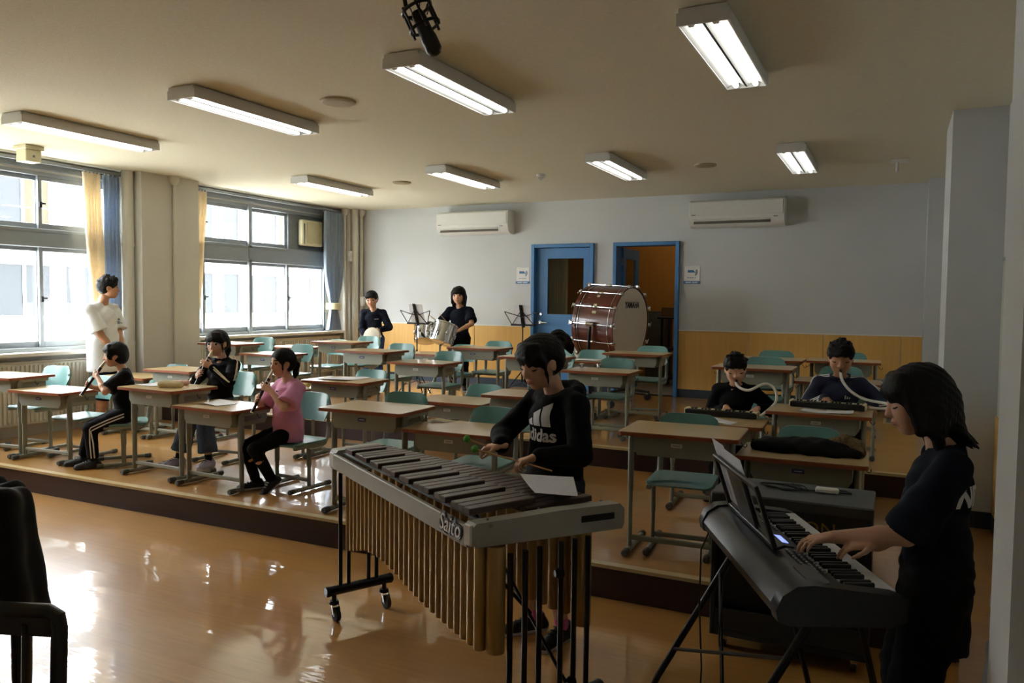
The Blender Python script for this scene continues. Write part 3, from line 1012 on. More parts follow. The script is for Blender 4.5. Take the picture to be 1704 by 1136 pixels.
DESKS = [  # x, y, tier, tall?, rotation, tag, label of desk, chair (dx, dy, rot) or None, label of chair
    (-7.16, 4.33, 1, 1, 6, 'b', 'tall desk at the far left end of the front row, cut by the photo edge', (.05, .26, 0), 'empty teal chair tucked behind the leftmost front desk, nearest the left radiator'),
    (-6.52, 4.36, 1, 0, 4, 'b', 'low front-row desk left of the knees of the girl in striped track pants', (.05, .22, 0), 'empty teal chair under the low front desk left of the girl in striped track pants'),
    (-5.20, 4.40, 1, 1, -2, 'w', 'tall front-row desk with a cream pencil case, before the girl in glasses', None, ''),
    (-4.52, 4.34, 1, 0, -2, 'w', 'low front-row desk with one sheet, before the girl in pink', None, ''),
    (-3.07, 4.27, 1, 1, 1.4, 'b', 'tall empty front-row desk with blue tag, behind the narrow far end of the marimba', (-.05, .24, 0), 'empty teal chair tucked behind the tall desk at the far end of the marimba'),
    (-2.45, 4.32, 1, 0, 1.6, 'w', 'low empty front-row desk with white tag, left of the girl in the hoodie', (.04, .20, 0), 'empty teal chair behind the low desk left of the girl in the hoodie'),
    (-1.04, 4.36, 1, 1, 2.7, 'w', 'tall empty front-row desk standing between the marimba and the electric keyboard', (-.02, .09, 2), 'empty teal chair whose seat shows under the tall desk behind the keyboard music rest'),
    (-.42, 4.47, 1, 0, 1.4, 'b', 'low front-row desk covered by a black jacket, behind the grey case', (.0, .22, 0), 'empty teal chair behind the black jacket lying on a desk'),
    (-6.98, 5.55, 1, 0, 2, 'w', 'low second-row desk at the far left just beside the man in white T-shirt', (.05, .26, 0), 'empty teal chair behind the low second-row desk at far left'),
    (-6.36, 5.58, 1, 1, 1, 'w', 'tall second-row desk before the window pillar, left of the girl in glasses', (.18, .25, 0), 'empty teal chair at the tall second-row desk before the window pillar'),
    (-5.0, 5.52, 1, 0, 3, 'w', 'low second-row desk with a cream pencil case, behind the girl in pink', None, ''),
    (-4.36, 5.58, 1, 1, 1.6, 'b', 'tall second-row desk with blue tag and white papers, right of the girl in pink', (-.05, .28, 0), 'empty teal chair at the second-row desk that holds white papers'),
    (-3.17, 5.52, 1, 0, 0, 'w', 'low second-row desk with white tag, just behind the chair of the tall marimba-end desk', (.02, .24, 0), 'empty teal chair at the low second-row desk left of the girl in the hoodie'),
    (-2.50, 5.46, 1, 1, 3, 'w', 'tall second-row desk half hidden behind the shoulder of the girl in the hoodie', (.0, .24, 0), 'teal chair hidden behind the shoulder of the girl in the hoodie'),
    (-1.08, 5.46, 1, 0, 2.2, 'w', 'low second-row desk under the keyboard harmonica of the boy in plain black', None, ''),
    (-.43, 5.63, 1, 1, 0, 'w', 'tall second-row desk under the keyboard harmonica of the boy in navy track top', None, ''),
    (-7.08, 6.90, 2, 1, -1.3, 'w', 'tall desk leftmost on the upper step, under the second window', (.05, .30, 0), 'empty teal chair at the leftmost upper-step desk under the second window'),
    (-6.40, 6.88, 2, 0, -1.1, 'b', 'low upper-step desk with blue tag, between the heads of the two seated girls', (.05, .24, 0), 'empty teal chair at the low upper-step desk between the two seated girls'),
    (-4.93, 6.76, 2, 1, -.7, 'b', 'tall front upper-step desk with blue tag, before the boy holding the hand drum', (.04, .30, 0), 'empty teal chair in front of the boy holding the hand drum'),
    (-4.29, 6.78, 2, 0, 1.2, 'w', 'low front upper-step desk with white tag, below the chrome drums', (.04, .24, 0), 'empty teal chair at the low upper-step desk below the chrome drums'),
    (-3.10, 6.92, 2, 1, -1, 'w', 'tall upper-step desk just left of the hooded girl, partly behind her head', (.02, .30, 0), 'teal chair hidden behind the head of the girl in the hoodie'),
    (-2.41, 6.85, 2, 0, 0, 'w', 'low upper-step desk with small metal bits on it, right of the hooded girl', (.02, .20, 0), 'empty teal chair at the low upper-step desk right of the hooded girl'),
    (-1.05, 6.85, 2, 1, .2, 'w', 'tall upper-step desk behind the head of the harmonica boy in plain black', (.02, .30, 0), 'empty teal chair behind the head of the harmonica boy in plain black'),
    (-.40, 6.97, 2, 0, 0, 'w', 'low upper-step desk hidden behind the harmonica boy in navy track top', (.0, .24, 0), 'teal chair at the low upper-step desk behind the boy in navy track top'),
    (-7.08, 8.0, 2, 0, -2, 'w', 'low back-row desk nearest the window, behind the girl in pink', (.36, .26, 0), 'empty teal chair at the low back-row desk nearest the window'),
    (-6.25, 7.94, 2, 1, 1.7, 'b', 'tall back-row desk leftmost of the tall ones, before the blue curtain', (.06, .30, 0), 'empty teal chair at the back-row desk before the blue curtain'),
    (-4.90, 7.94, 2, 0, 0, 'w', 'low back-row desk below the chrome drums and the left music stand', (.17, .26, 0), 'empty teal chair at the low back-row desk below the chrome drums'),
    (-4.25, 7.89, 2, 1, 1.8, 'b', 'tall back-row desk with blue tag, in front of the girl at the drums', (.0, .30, 0), 'empty teal chair right of the girl at the drums'),
    (-3.06, 7.91, 2, 0, 0, 'w', 'low back-row desk with a white sheet, at the left foot of the bass drum', (.02, .24, 0), 'empty teal chair below the brown shell of the bass drum'),
    (-2.42, 8.0, 2, 1, -1.2, 'w', 'tall back-row desk in front of the bass drum head and open doorway', (.02, .30, 0), 'empty teal chair before the open doorway beneath the bass drum head'),
    (-1.08, 7.95, 2, 1, -.9, 'w', 'back-row desk behind the harmonica boy in plain black, left one of its pair', (.0, .3, 0), 'teal chair hidden behind the left desk of the last right-hand pair'),
    (-.42, 8.10, 2, 1, 1.2, 'w', 'back-row desk behind the head of the harmonica boy in navy, nearest the right wall', (.02, .30, 0), 'empty teal chair at the back-row desk nearest the right wall'),
]
DH = {1: .705, 0: .61}
CH = {1: (.415, .755), 0: (.365, .695)}
_dp = {}
_cp = {}


def chair(x, y, z, rot, tall, label):
    if tall not in _cp:
        c = _cp[tall] = make_chair(*CH[tall])
    else:
        c = copy_tree(_cp[tall])
    c.location = (x, y, z)
    c.rotation_euler = (0, 0, math.radians(rot))
    c['label'] = label
    c['group'] = 'teal school chairs in rows'
    return c


for (x, y, tier, tall, rot, tg, lab, ch, chlab) in DESKS:
    key = (tall, tg)
    if key not in _dp:
        o = _dp[key] = make_desk(DH[tall], M_TAGB if tg == 'b' else M_TAGW)
    else:
        o = copy_tree(_dp[key])
    z = H1 if tier == 1 else H2
    o.location = (x, y, z)
    o.rotation_euler = (0, 0, math.radians(rot))
    o['label'] = lab
    o['group'] = 'school desks in rows'
    if ch:
        chair(x + ch[0], y + ch[1] - .02, z, rot + ch[2], tall, chlab)

# ------------------------------------------------------------------ soft bodies: signed distance fields turned into one surface
class Field:
    """Smooth union of tapered limbs and ellipsoids, meshed with surface nets."""

    def __init__(s):
        s.p = []

    def cap(s, a, b, ra, rb=None, k=.015, op='u', flat=None, end=False):
        """Tapered limb; flat = (direction, factor) squeezes the section along a direction."""
        s.p.append(('c', Vector(a), Vector(b), ra, ra if rb is None else rb, k, op, flat, end))
        return s

    def path(s, pts, rs, k=.012):
        for i in range(len(pts) - 1):
            s.cap(pts[i], pts[i + 1], rs[i], rs[i + 1], k)
        return s

    def ell(s, c, r, R=None, k=.015, op='u'):
        s.p.append(('e', Vector(c), Vector(r), R or Matrix.Identity(3), None, k, op, None))
        return s

    def cut(s, p, n, k=.004):
        """Remove everything on the side the normal points to."""
        s.p.append(('p', Vector(p), Vector(n).normalized(), None, None, k, 'i', None))
        return s

    def mesh(s, h, wrinkle=None):
        lo = np.full(3, 1e9)
        hi = -lo
        for q in s.p:
            if q[6] != 'u':
                continue
            if q[0] == 'c':
                r = max(q[3], q[4])
                for e in (q[1], q[2]):
                    lo = np.minimum(lo, np.array(e) - r)
                    hi = np.maximum(hi, np.array(e) + r)
            else:
                r = max(q[2])
                lo = np.minimum(lo, np.array(q[1]) - r)
                hi = np.maximum(hi, np.array(q[1]) + r)
        lo -= 3 * h + .012
        hi += 3 * h + .012
        n = np.ceil((hi - lo) / h).astype(int) + 1
        D = np.full(n, .05, np.float32)
        ax = [(lo[i] + h * np.arange(n[i])).astype(np.float32) for i in range(3)]
        for q in s.p:
            k = q[5]
            if q[0] == 'p':
                d = (ax[0][:, None, None] - q[1].x) * q[2].x + (ax[1][None, :, None] - q[1].y) * q[2].y + (ax[2][None, None, :] - q[1].z) * q[2].z
                D = np.maximum(D, d)
                continue
            if q[0] == 'c':
                r = max(q[3], q[4]) + k + .03
                a = np.minimum(np.array(q[1]), np.array(q[2])) - r
                b = np.maximum(np.array(q[1]), np.array(q[2])) + r
            else:
                r = max(q[2]) + k + .03
                a = np.array(q[1]) - r
                b = np.array(q[1]) + r
            i0 = np.clip(np.floor((a - lo) / h).astype(int), 0, n - 1)
            i1 = np.clip(np.ceil((b - lo) / h).astype(int) + 1, 0, n)
            if (i1 <= i0).any():
                continue
            sl = tuple(slice(i0[i], i1[i]) for i in range(3))
            X = ax[0][sl[0]][:, None, None] - q[1].x
            Y = ax[1][sl[1]][None, :, None] - q[1].y
            Z = ax[2][sl[2]][None, None, :] - q[1].z
            if q[0] == 'c':
                ba = q[2] - q[1]
                L2 = max(ba.dot(ba), 1e-9)
                t = np.clip((X * ba.x + Y * ba.y + Z * ba.z) / L2, 0, 1)
                dx, dy, dz = X - t * ba.x, Y - t * ba.y, Z - t * ba.z
                if q[7]:
                    u, fac = Vector(q[7][0]).normalized(), q[7][1]
                    w = (dx * u.x + dy * u.y + dz * u.z) * (1 / fac - 1)
                    dx, dy, dz = dx + w * u.x, dy + w * u.y, dz + w * u.z
                d = np.sqrt(dx * dx + dy * dy + dz * dz) - (q[3] + t * (q[4] - q[3]))
                if q[7] and q[7][1] < 1:
                    d = d * (q[7][1] * .5 + .5)
                if len(q) > 8 and q[8]:
                    ub = ba.normalized()
                    d = np.maximum(d, X * ub.x + Y * ub.y + Z * ub.z - ba.length)
            else:
                R = q[3]
                cx, cy, cz = R.col[0], R.col[1], R.col[2]
                a_, b_, c_ = X * cx.x + Y * cx.y + Z * cx.z, X * cy.x + Y * cy.y + Z * cy.z, X * cz.x + Y * cz.y + Z * cz.z
                r = q[2]
                k0 = np.sqrt((a_ / r.x) ** 2 + (b_ / r.y) ** 2 + (c_ / r.z) ** 2)
                k1 = np.sqrt((a_ / r.x ** 2) ** 2 + (b_ / r.y ** 2) ** 2 + (c_ / r.z ** 2) ** 2) + 1e-9
                d = k0 * (k0 - 1) / k1
            S = D[sl]
            if q[6] == 'u':
                hh = np.maximum(k - np.abs(S - d), 0) / k
                D[sl] = np.minimum(S, d) - hh * hh * k * .25
            else:
                hh = np.maximum(k - np.abs(S + d), 0) / k
                D[sl] = np.maximum(S, -d) + hh * hh * k * .25
        if wrinkle:
            am, fr, ph = wrinkle
            X, Y, Z = ax[0][:, None, None], ax[1][None, :, None], ax[2][None, None, :]
            D = D + am * (np.sin(fr * X * 1.1 + fr * .7 * Z + ph) * np.sin(fr * Y * .9 - fr * 1.2 * Z + 2 * ph) + .6 * np.sin(fr * 1.9 * Z + fr * 1.3 * X - fr * Y + ph)).astype(np.float32)
        return nets(D, lo, h)


def nets(D, lo, h):
    s = D < 0
    c8 = [(i, j, k) for i in (0, 1) for j in (0, 1) for k in (0, 1)]
    m = np.array(D.shape) - 1

    def sh(A, o):
        return A[o[0]:o[0] + m[0], o[1]:o[1] + m[1], o[2]:o[2] + m[2]]

    c = np.zeros(m, np.int8)
    for o in c8:
        c += sh(s, o)
    mask = (c > 0) & (c < 8)
    idx = np.full(m, -1, np.int64)
    ijk = np.argwhere(mask)
    idx[mask] = np.arange(len(ijk))
    pos = np.zeros((len(ijk), 3))
    cnt = np.zeros(len(ijk))
    for a in c8:
        for axis in range(3):
            if a[axis]:
                continue
            b = list(a)
            b[axis] = 1
            da, db = sh(D, a)[mask], sh(D, b)[mask]
            x = (da < 0) != (db < 0)
            t = np.where(x, da / np.where(x, da - db, 1), 0)
            p = np.array(a, float)[None, :].repeat(len(ijk), 0)
            p[:, axis] = t
            pos += p * x[:, None]
            cnt += x
    V = lo + h * (ijk + pos / cnt[:, None])
    F = []
    for axis in range(3):
        o1, o2 = [(1, 2), (2, 0), (0, 1)][axis]
        A = [slice(1, -1)] * 3
        A[axis] = slice(0, -1)
        B = list(A)
        B[axis] = slice(1, None)
        sa, sb = s[tuple(A)], s[tuple(B)]
        e = np.argwhere(sa != sb)
        if not len(e):
            continue
        ins = sa[sa != sb]
        off = np.ones(3, int)
        off[axis] = 0
        e = e + off

        def cell(d1, d2):
            q = e.copy()
            q[:, o1] -= d1
            q[:, o2] -= d2
            return idx[q[:, 0], q[:, 1], q[:, 2]]

        quad = np.stack([cell(1, 1), cell(0, 1), cell(0, 0), cell(1, 0)], 1)
        quad[~ins] = quad[~ins][:, ::-1]
        F.append(quad)
    F = np.concatenate(F)
    F = F[(F >= 0).all(1)]
    # one relaxing pass takes the grid out of the surface
    acc = np.zeros_like(V)
    w = np.zeros(len(V))
    for i in range(4):
        a, b = F[:, i], F[:, (i + 1) % 4]
        np.add.at(acc, a, V[b])
        np.add.at(w, a, 1)
    V = V * .5 + .5 * acc / np.maximum(w, 1)[:, None]
    return V, F


def np_obj(name, VF, m, parent, mat2=None, face2=None):
    V, F = VF
    me = bpy.data.meshes.new(name)
    me.vertices.add(len(V))
    me.vertices.foreach_set('co', V.astype(np.float32).ravel())
    me.loops.add(F.size)
    me.loops.foreach_set('vertex_index', F.astype(np.int32).ravel())
    me.polygons.add(len(F))
    me.polygons.foreach_set('loop_start', (np.arange(len(F)) * 4).astype(np.int32))
    me.polygons.foreach_set('loop_total', np.full(len(F), 4, np.int32))
    me.update(calc_edges=True)
    me.validate()
    me.polygons.foreach_set('use_smooth', [True] * len(me.polygons))
    me.materials.append(m)
    if mat2 is not None:
        me.materials.append(mat2)
        cen = V[F].mean(1)
        me.polygons.foreach_set('material_index', face2(cen).astype(np.int32))
    o = obj(name, me, parent)
    return o


def bvh(VF):
    return BVHTree.FromPolygons(VF[0].tolist(), VF[1].tolist())


def drape(me, tree, d, off=.003, depth=.3):
    """Drop a flat mesh along a direction on to a surface (prints on clothes)."""
    d = Vector(d).normalized()
    for v in me.vertices:
        hit = tree.ray_cast(v.co + d * depth, -d)
        if hit[0] is not None:
            v.co = hit[0] - d * off


def band(tree, pts, out, width, off=.0025, n=24):
    """A flat stripe that follows a surface near a line of points."""
    P = [Vector(p) for p in pts]
    seg = [(P[i + 1] - P[i]).length for i in range(len(P) - 1)]
    tot = sum(seg)
    v, f = [], []
    for i in range(n + 1):
        s = tot * i / n
        k = 0
        while k < len(seg) - 1 and s > seg[k]:
            s -= seg[k]
            k += 1
        t = s / seg[k]
        p = P[k].lerp(P[k + 1], t)
        tg = (P[k + 1] - P[k]).normalized()
        o = Vector(out[k]).lerp(Vector(out[k + 1]), t) if isinstance(out, list) else Vector(out)
        o = (o - tg * o.dot(tg)).normalized()
        sd = tg.cross(o)
        for q in (-.5, .5):
            st = p + sd * width * q + o * .25
            hit = tree.ray_cast(st, -o, .4)
            v.append((hit[0] if hit[0] is not None else st - o * .2) + o * off)
        if i:
            a = 2 * i
            f.append((a - 2, a - 1, a + 1, a))
    return v, f


def ik(a, t, l1, l2, pole):
    a, t = Vector(a), Vector(t)
    d = t - a
    L = min(d.length, (l1 + l2) * .995)
    u = d.normalized()
    x = (l1 * l1 - l2 * l2 + L * L) / (2 * L)
    y = math.sqrt(max(l1 * l1 - x * x, 0))
    p = Vector(pole)
    p = (p - u * p.dot(u)).normalized()
    return a + u * x + p * y, a + u * L


def hand(F, w, d, n, sc, side, curl=.5, thumb=.5, spread=1.0, curls=None):
    """Palm, four fingers of unequal length and a thumb. d = pointing, n = palm normal (towards palm side)."""
    d = Vector(d).normalized()
    n = Vector(n)
    n = (n - d * n.dot(d)).normalized()
    s = d.cross(n) * side          # towards the thumb
    if side < 0:
        pass
    pl = .085 * sc
    F.cap(w - d * .02 * sc, w + d * .02 * sc, .021 * sc, .023 * sc, .01, flat=(n, .78))
    bases = []
    lens = [.066, .073, .068, .053]
    for i in range(4):
        q = (1.5 - i) * .0185 * sc * spread
        kb = w + d * (pl - abs(i - 1.2) * .005 * sc) + s * q
        F.cap(w + d * .018 * sc + s * q * .55, kb, .0135 * sc, .0098 * sc, .008)
        c = (curls[i] if curls else curl)
        p = kb
        ang = .15 + c * .55
        r = .0082 * sc
        for j, fr in enumerate((.46, .30, .24)):
            dr = (d * math.cos(ang) + n * math.sin(ang) + s * (1.5 - i) * .05 * spread).normalized()
            e = p + dr * lens[i] * sc * fr
            F.cap(p, e, r, r * .9, .0035)
            p, r = e, r * .9
            ang += c * (1.15 if j == 0 else .85)
        bases.append(p)
    tb = w + d * .022 * sc + s * .022 * sc
    d1 = (d * .62 + s * .75 + n * (.15 + .5 * thumb)).normalized()
    e1 = tb + d1 * .036 * sc
    d2 = (d * .85 + s * (.35 - .5 * thumb) + n * (.25 + .45 * thumb)).normalized()
    e2 = e1 + d2 * .028 * sc
    d3 = (d * .9 + s * (.1 - .6 * thumb) + n * (.3 + .4 * thumb)).normalized()
    F.cap(w + d * .005 * sc + s * .010 * sc, tb, .014 * sc, .0125 * sc, .008)
    F.cap(tb, e1, .0125 * sc, .0098 * sc, .006)
    F.cap(e1, e2, .0095 * sc, .0085 * sc, .004)
    F.cap(e2, e2 + d3 * .022 * sc, .0085 * sc, .0072 * sc, .004)
    return bases


def euler_rot(yaw, pitch, roll):
    """Head: +yaw turns to the left, +pitch looks down, +roll tips to the right."""
    return (Matrix.Rotation(math.radians(yaw), 3, 'Z') @ Matrix.Rotation(math.radians(-pitch), 3, 'X') @ Matrix.Rotation(math.radians(roll), 3, 'Y'))


def person(label, loc, heading, Ht, pose, look, hv=.0065, cv=.008):
    """Figure facing local +y. Children: body, clothes, hair, eyes, brows, lips, shoes."""
    root = thing('person', label, 'person', loc, math.radians(heading))
    inv = (Matrix.Translation(Vector(loc)) @ Matrix.Rotation(math.radians(heading), 4, 'Z')).inverted()

    def lc(p):
        return inv @ Vector(p)

    def ld(d):
        return inv.to_3x3() @ Vector(d)

    adult = look.get('adult', 0)
    wd = look.get('wide', 1.0)
    pel = Vector(pose['pelvis'])
    ln, tw, rl = (math.radians(q) for q in pose.get('lean', (3, 0, 0)))
    RT = Matrix.Rotation(tw, 3, 'Z') @ Matrix.Rotation(-ln, 3, 'X') @ Matrix.Rotation(rl, 3, 'Y')

    def T(x, y, z):
        return pel + RT @ Vector((x, y, z)) * Ht

    sw = (.098 if not adult else .112) * wd
    neck = T(0, -.012, .308)
    shp = {s: T(s * sw, -.012, .272) for s in (1, -1)}
    hip = {s: pel + Vector((s * .052 * Ht, 0, 0)) for s in (1, -1)}
    RH = Matrix.Rotation(tw * .5, 3, 'Z') @ euler_rot(*pose.get('head', (0, 0, 0)))
    hh = (.172 if not adult else .142) * Ht * look.get('hs', 1.0)
    skull = T(0, .008, .345)
    HC = skull + RH @ Vector((0, .03 * Ht, (.080 if not adult else .072) * Ht))

    def Hd(x, y, z):
        return HC + RH @ Vector((x, y, z)) * hh

    rec = pose.get('rec')
    if rec:
        mo, en = Hd(0, .385, -.27), Vector(rec)
        ru = (en - mo).normalized()
        for s, key, f in ((-1, 'L', .115), (1, 'R', .215)):
            p = mo + ru * f
            ap = Vector((s * .72, -.42, -.55)).normalized()
            pose[key] = dict(w=p + ap * .075 + Vector((0, .022, .012)), d=-ap + ru * .12, n=Vector((-s * .25, -.95, -.25)), el=(s * .8, -.35, -.6), curl=.42, thumb=.2, world=0)
    lu, lf_ = .168 * Ht * look.get('arm', 1.0), .150 * Ht * look.get('arm', 1.0)
    sc = Ht / 1.62
    arm = {}
    for s, key in ((1, 'R'), (-1, 'L')):
        a = pose[key]
        w = lc(a['w']) if a.get('world', 1) else Vector(a['w'])
        el, w = ik(shp[s], w, lu, lf_, ld(a['el']) if a.get('world', 1) else Vector(a['el']))
        dd = ld(a['d']) if a.get('world', 1) else Vector(a['d'])
        nn = ld(a['n']) if a.get('world', 1) else Vector(a['n'])
        arm[s] = (shp[s], el, w, dd, nn, a)
    lt, ls = .245 * Ht, .232 * Ht
    leg = {}
    for s, key in ((1, 'Rf'), (-1, 'Lf')):
        a = pose[key]
        an = Vector(a['a'])
        kn, an = ik(hip[s], an, lt, ls, a.get('kn', (0, 1, 0)))
        leg[s] = (hip[s], kn, an, math.radians(a.get('yaw', 0)), math.radians(a.get('tip', 0)))

    # --- the body: one continuous skin
    F = Field()
    F.ell(T(0, .0, .03), (.082 * Ht * wd, .060 * Ht, .07 * Ht), RT, .02)
    F.ell(T(0, .004, .12), (.070 * Ht * wd, .053 * Ht, .09 * Ht), RT, .02)
    F.ell(T(0, .0, .215), (.080 * Ht * wd, .057 * Ht, .09 * Ht), RT, .02)
    F.cap(shp[1], shp[-1], .030 * Ht, None, .02)
    F.cap(T(0, -.012, .27), skull, .036 * Ht, .031 * Ht, .02)
    for s in (1, -1):
        F.cap(T(s * .02, -.014, .298), shp[s], .026 * Ht, .026 * Ht, .015)
    for s in (1, -1):
        a, e, w, dd, nn, q = arm[s]
        F.cap(a, e, .029 * Ht, .0235 * Ht, .012)
        F.cap(e, e.lerp(w, .35), .0235 * Ht, .0225 * Ht, .012)
        F.cap(e.lerp(w, .35), w, .0225 * Ht, .0150 * Ht, .012)
        hand(F, w, dd, nn, sc * 1.02, s, q.get('curl', .5), q.get('thumb', .5), q.get('spread', 1.0), q.get('curls'))
        h_, k_, an, yw, tp = leg[s]
        F.cap(h_, k_, .050 * Ht, .035 * Ht, .02)
        F.cap(k_, k_.lerp(an, .35), .034 * Ht, .034 * Ht, .015)
        F.cap(k_.lerp(an, .35), an, .034 * Ht, .0205 * Ht, .015)
        fd = Matrix.Rotation(yw, 3, 'Z') @ Vector((0, math.cos(tp), -math.sin(tp)))
        F.cap(an - Vector((0, 0, .025 * Ht)) * math.cos(tp) - fd * .012 * Ht, an - Vector((0, 0, .03 * Ht)) + fd * .085 * Ht, .019 * Ht, .015 * Ht, .012)
    # head
    F.ell(Hd(0, -.06, .12), Vector((.355, .435, .375)) * hh, RH, .02)
    F.ell(Hd(0, .10, -.14), Vector((.285, .27, .335)) * hh, RH, .02)
    F.ell(Hd(0, .215, -.395), Vector((.10, .09, .075)) * hh, RH, .02)
    for s in (1, -1):
        F.ell(Hd(s * .155, .205, -.12), Vector((.115, .12, .13)) * hh, RH, .02)
        F.ell(Hd(s * .15, .385, .005), Vector((.085, .05, .05)) * hh, RH, .008, 's')
        F.ell(Hd(s * .335, -.03, -.06), Vector((.028, .062, .098)) * hh, RH @ Matrix.Rotation(s * .22, 3, 'Z'), .006)
        F.ell(Hd(s * .052, .385, -.145), Vector((.035, .04, .03)) * hh, RH, .008)
    F.cap(Hd(0, .335, .05), Hd(0, .415, -.13), .030 * hh, .048 * hh, .008)
    F.ell(Hd(0, .345, -.245), Vector((.105, .045, .028)) * hh, RH, .006)
    F.ell(Hd(0, .335, -.300), Vector((.085, .045, .028)) * hh, RH, .006)
    body = F.mesh(hv)
    skin = look.get('skin', M_SKIN)
    np_obj('body', body, skin, root)
    tb = bvh(body)
    # eyes, brows, lips lie on the skin
    down = look.get('eyes', 'open') == 'down'
    for s in (1, -1):
        b = MB()
        ez = -.005
        hit = tb.ray_cast(Hd(s * .155, 1.0, ez), RH @ Vector((0, -1, 0)))
        y = ((RH.inverted() @ (hit[0] - HC)) / hh).y if hit[0] is not None else .34
        if down:
            pts = [Hd(s * (.155 + t * .085), y + .012 - abs(t) * .035, ez - .03 + .022 * t * t) for t in (-1, -.5, 0, .5, 1)]
            b.tube(pts, [.006 * hh, .013 * hh, .015 * hh, .014 * hh, .008 * hh], 6, M_EYEB)
        else:
            b.ball(Hd(s * .155, y - .012, ez), .075 * hh, M_EYEW, 12, (1, .35, .52), RH)
            b.ball(Hd(s * .155, y + .006, ez), .042 * hh, M_EYEB, 10, (1, .35, .95), RH)
            pts = [Hd(s * (.155 + t * .085), y + .018 - abs(t) * .03, ez + .040 - .025 * t * t) for t in (-1, -.5, 0, .5, 1)]
            b.tube(pts, [.006 * hh, .013 * hh, .014 * hh, .013 * hh, .008 * hh], 6, M_EYEB)
        b.build('eye', None, root)
        pts = []
        for t in (-1, -.4, .2, .7, 1):
            x, z = s * (.16 + t * .11), .115 + .02 * (1 - t * t) - (.01 if t > .8 else 0)
            hit = tb.ray_cast(Hd(x, 1.0, z), RH @ Vector((0, -1, 0)))
            pts.append((hit[0] if hit[0] is not None else Hd(x, .36, z)))
        MB().tube(pts, [.008 * hh, .016 * hh, .016 * hh, .012 * hh, .006 * hh], 6, flat=(1, .6)).build('eyebrow', M_HAIR, root)
    b = MB()
    for z, r in ((-.250, .013), (-.285, .016)):
        pts = []
        for t in (-1, -.5, 0, .5, 1):
            hit = tb.ray_cast(Hd(t * .085, 1.0, z + .01 * (t * t)), RH @ Vector((0, -1, 0)))
            pts.append(hit[0] if hit[0] is not None else Hd(t * .1, .37, z))
        b.tube(pts, [.004 * hh, r * hh, r * hh * 1.05, r * hh, .004 * hh], 6)
    b.build('lips', M_LIP, root)

    # --- hair
    H = Field()
    st = look.get('hair', 'short')
    H.ell(Hd(0, -.075, .145), Vector((.395, .455, .400)) * hh, RH, .01)
    if st == 'short':
        H.ell(Hd(0, -.24, -.05), Vector((.335, .26, .27)) * hh, RH, .03)
    elif st == 'man':
        H.ell(Hd(0, -.22, -.02), Vector((.34, .27, .25)) * hh, RH, .03)
        H.ell(Hd(0, .20, .38), Vector((.25, .2, .12)) * hh, RH, .03)
    elif st == 'mop':
        H.ell(Hd(0, -.20, -.10), Vector((.375, .32, .34)) * hh, RH, .03)
        for s in (1, -1):
            H.ell(Hd(s * .33, .10, .02), Vector((.10, .22, .25)) * hh, RH, .03)
    elif st in ('bob', 'long'):
        H.ell(Hd(0, -.18, -.15), Vector((.40, .33, .42)) * hh, RH, .03)
        for s in (1, -1):
            H.cap(Hd(s * .34, .12, .15), Hd(s * .36, .10, -.40), .09 * hh, .075 * hh, .03)
            H.cap(Hd(s * .30, -.12, -.1), Hd(s * .33, -.10, -.62 if st == 'bob' else -.72), .13 * hh, .07 * hh, .04)
        if st == 'long':
            H.cap(Hd(0, -.33, -.1), Hd(0, -.38, -.62), .24 * hh, .17 * hh, .04)
            for i in range(9):
                x = (i - 4) * .06
                H.cap(Hd(x, -.40, -.50), Hd(x * 1.2, -.56 - .05 * (i % 3), -.78 - .03 * (i % 2)), .07 * hh, .012 * hh, .02)
    elif st == 'tied':
        H.ell(Hd(0, -.20, -.02), Vector((.36, .29, .30)) * hh, RH, .03)
        for s in (1, -1):
            H.path([Hd(s * .33, .17, .12), Hd(s * .345, .17, -.15), Hd(s * .335, .20, -.42)], [.05 * hh, .032 * hh, .014 * hh], .02)
    if look.get('tail'):
        pts = [Hd(*q[:3]) for q in look['tail']]
        H.path(pts, [q[3] * hh for q in look['tail']], .02)
    hl = look.get('hairline', .17)
    # open the face
    H.ell(Hd(0, .44, -.20), Vector((.30, .34, .36 + hl - .17)) * hh, RH, .02, 's')
    H.ell(Hd(0, .22, -.45), Vector((.30, .36, .36)) * hh, RH, .02, 's')
    if st in ('short', 'man', 'tied', 'mop'):
        for s in (1, -1):
            H.ell(Hd(s * .40, .0, -.12), Vector((.14, .15, .19 if st != 'mop' else .12)) * hh, RH, .02, 's')
    fr = look.get('fringe', 0)
    if fr:
        rr = random.Random(int(Ht * 1000))
        for i in range(13):
            x = (i - 6) / 6
            a = Hd(x * .22, .25 - .08 * x * x, .38)
            m_ = Hd(x * .30, .360 - .13 * x * x, .22)
            z = .20 - fr - rr.random() * .05
            H.path([a, m_, Hd(x * .33 + rr.uniform(-.02, .02), .362 - .16 * x * x, z)], [.07 * hh, .058 * hh, .015 * hh], .012)
    if look.get('spiky'):
        rr = random.Random(int(Ht * 1000) + 1)
        for i in range(46):
            th, ph = rr.uniform(0, 2 * PI), rr.uniform(0, 1.15)
            dv = Vector((math.sin(ph) * math.cos(th), math.sin(ph) * math.sin(th), math.cos(ph)))
            a = Vector((0, -.075, .145)) + Vector((dv.x * .36, dv.y * .43, dv.z * .37))
            b_ = a + dv * .10 + Vector((rr.uniform(-.06, .06), .07, rr.uniform(-.02, .04)))
            H.cap(Hd(*a), Hd(*b_), .055 * hh, .012 * hh, .012)
    hm = H.mesh(hv, (.0011 * Ht, 150 / Ht, 1.0))
    np_obj('hair', hm, look.get('hairmat', M_HAIR), root)

    # --- top
    tops = look['top']
    tm = tops['mat']
    lo_ = tops.get('loose', 1.0)
    g = .011 * lo_
    hem = tops.get('hem', .0)
    F = Field()
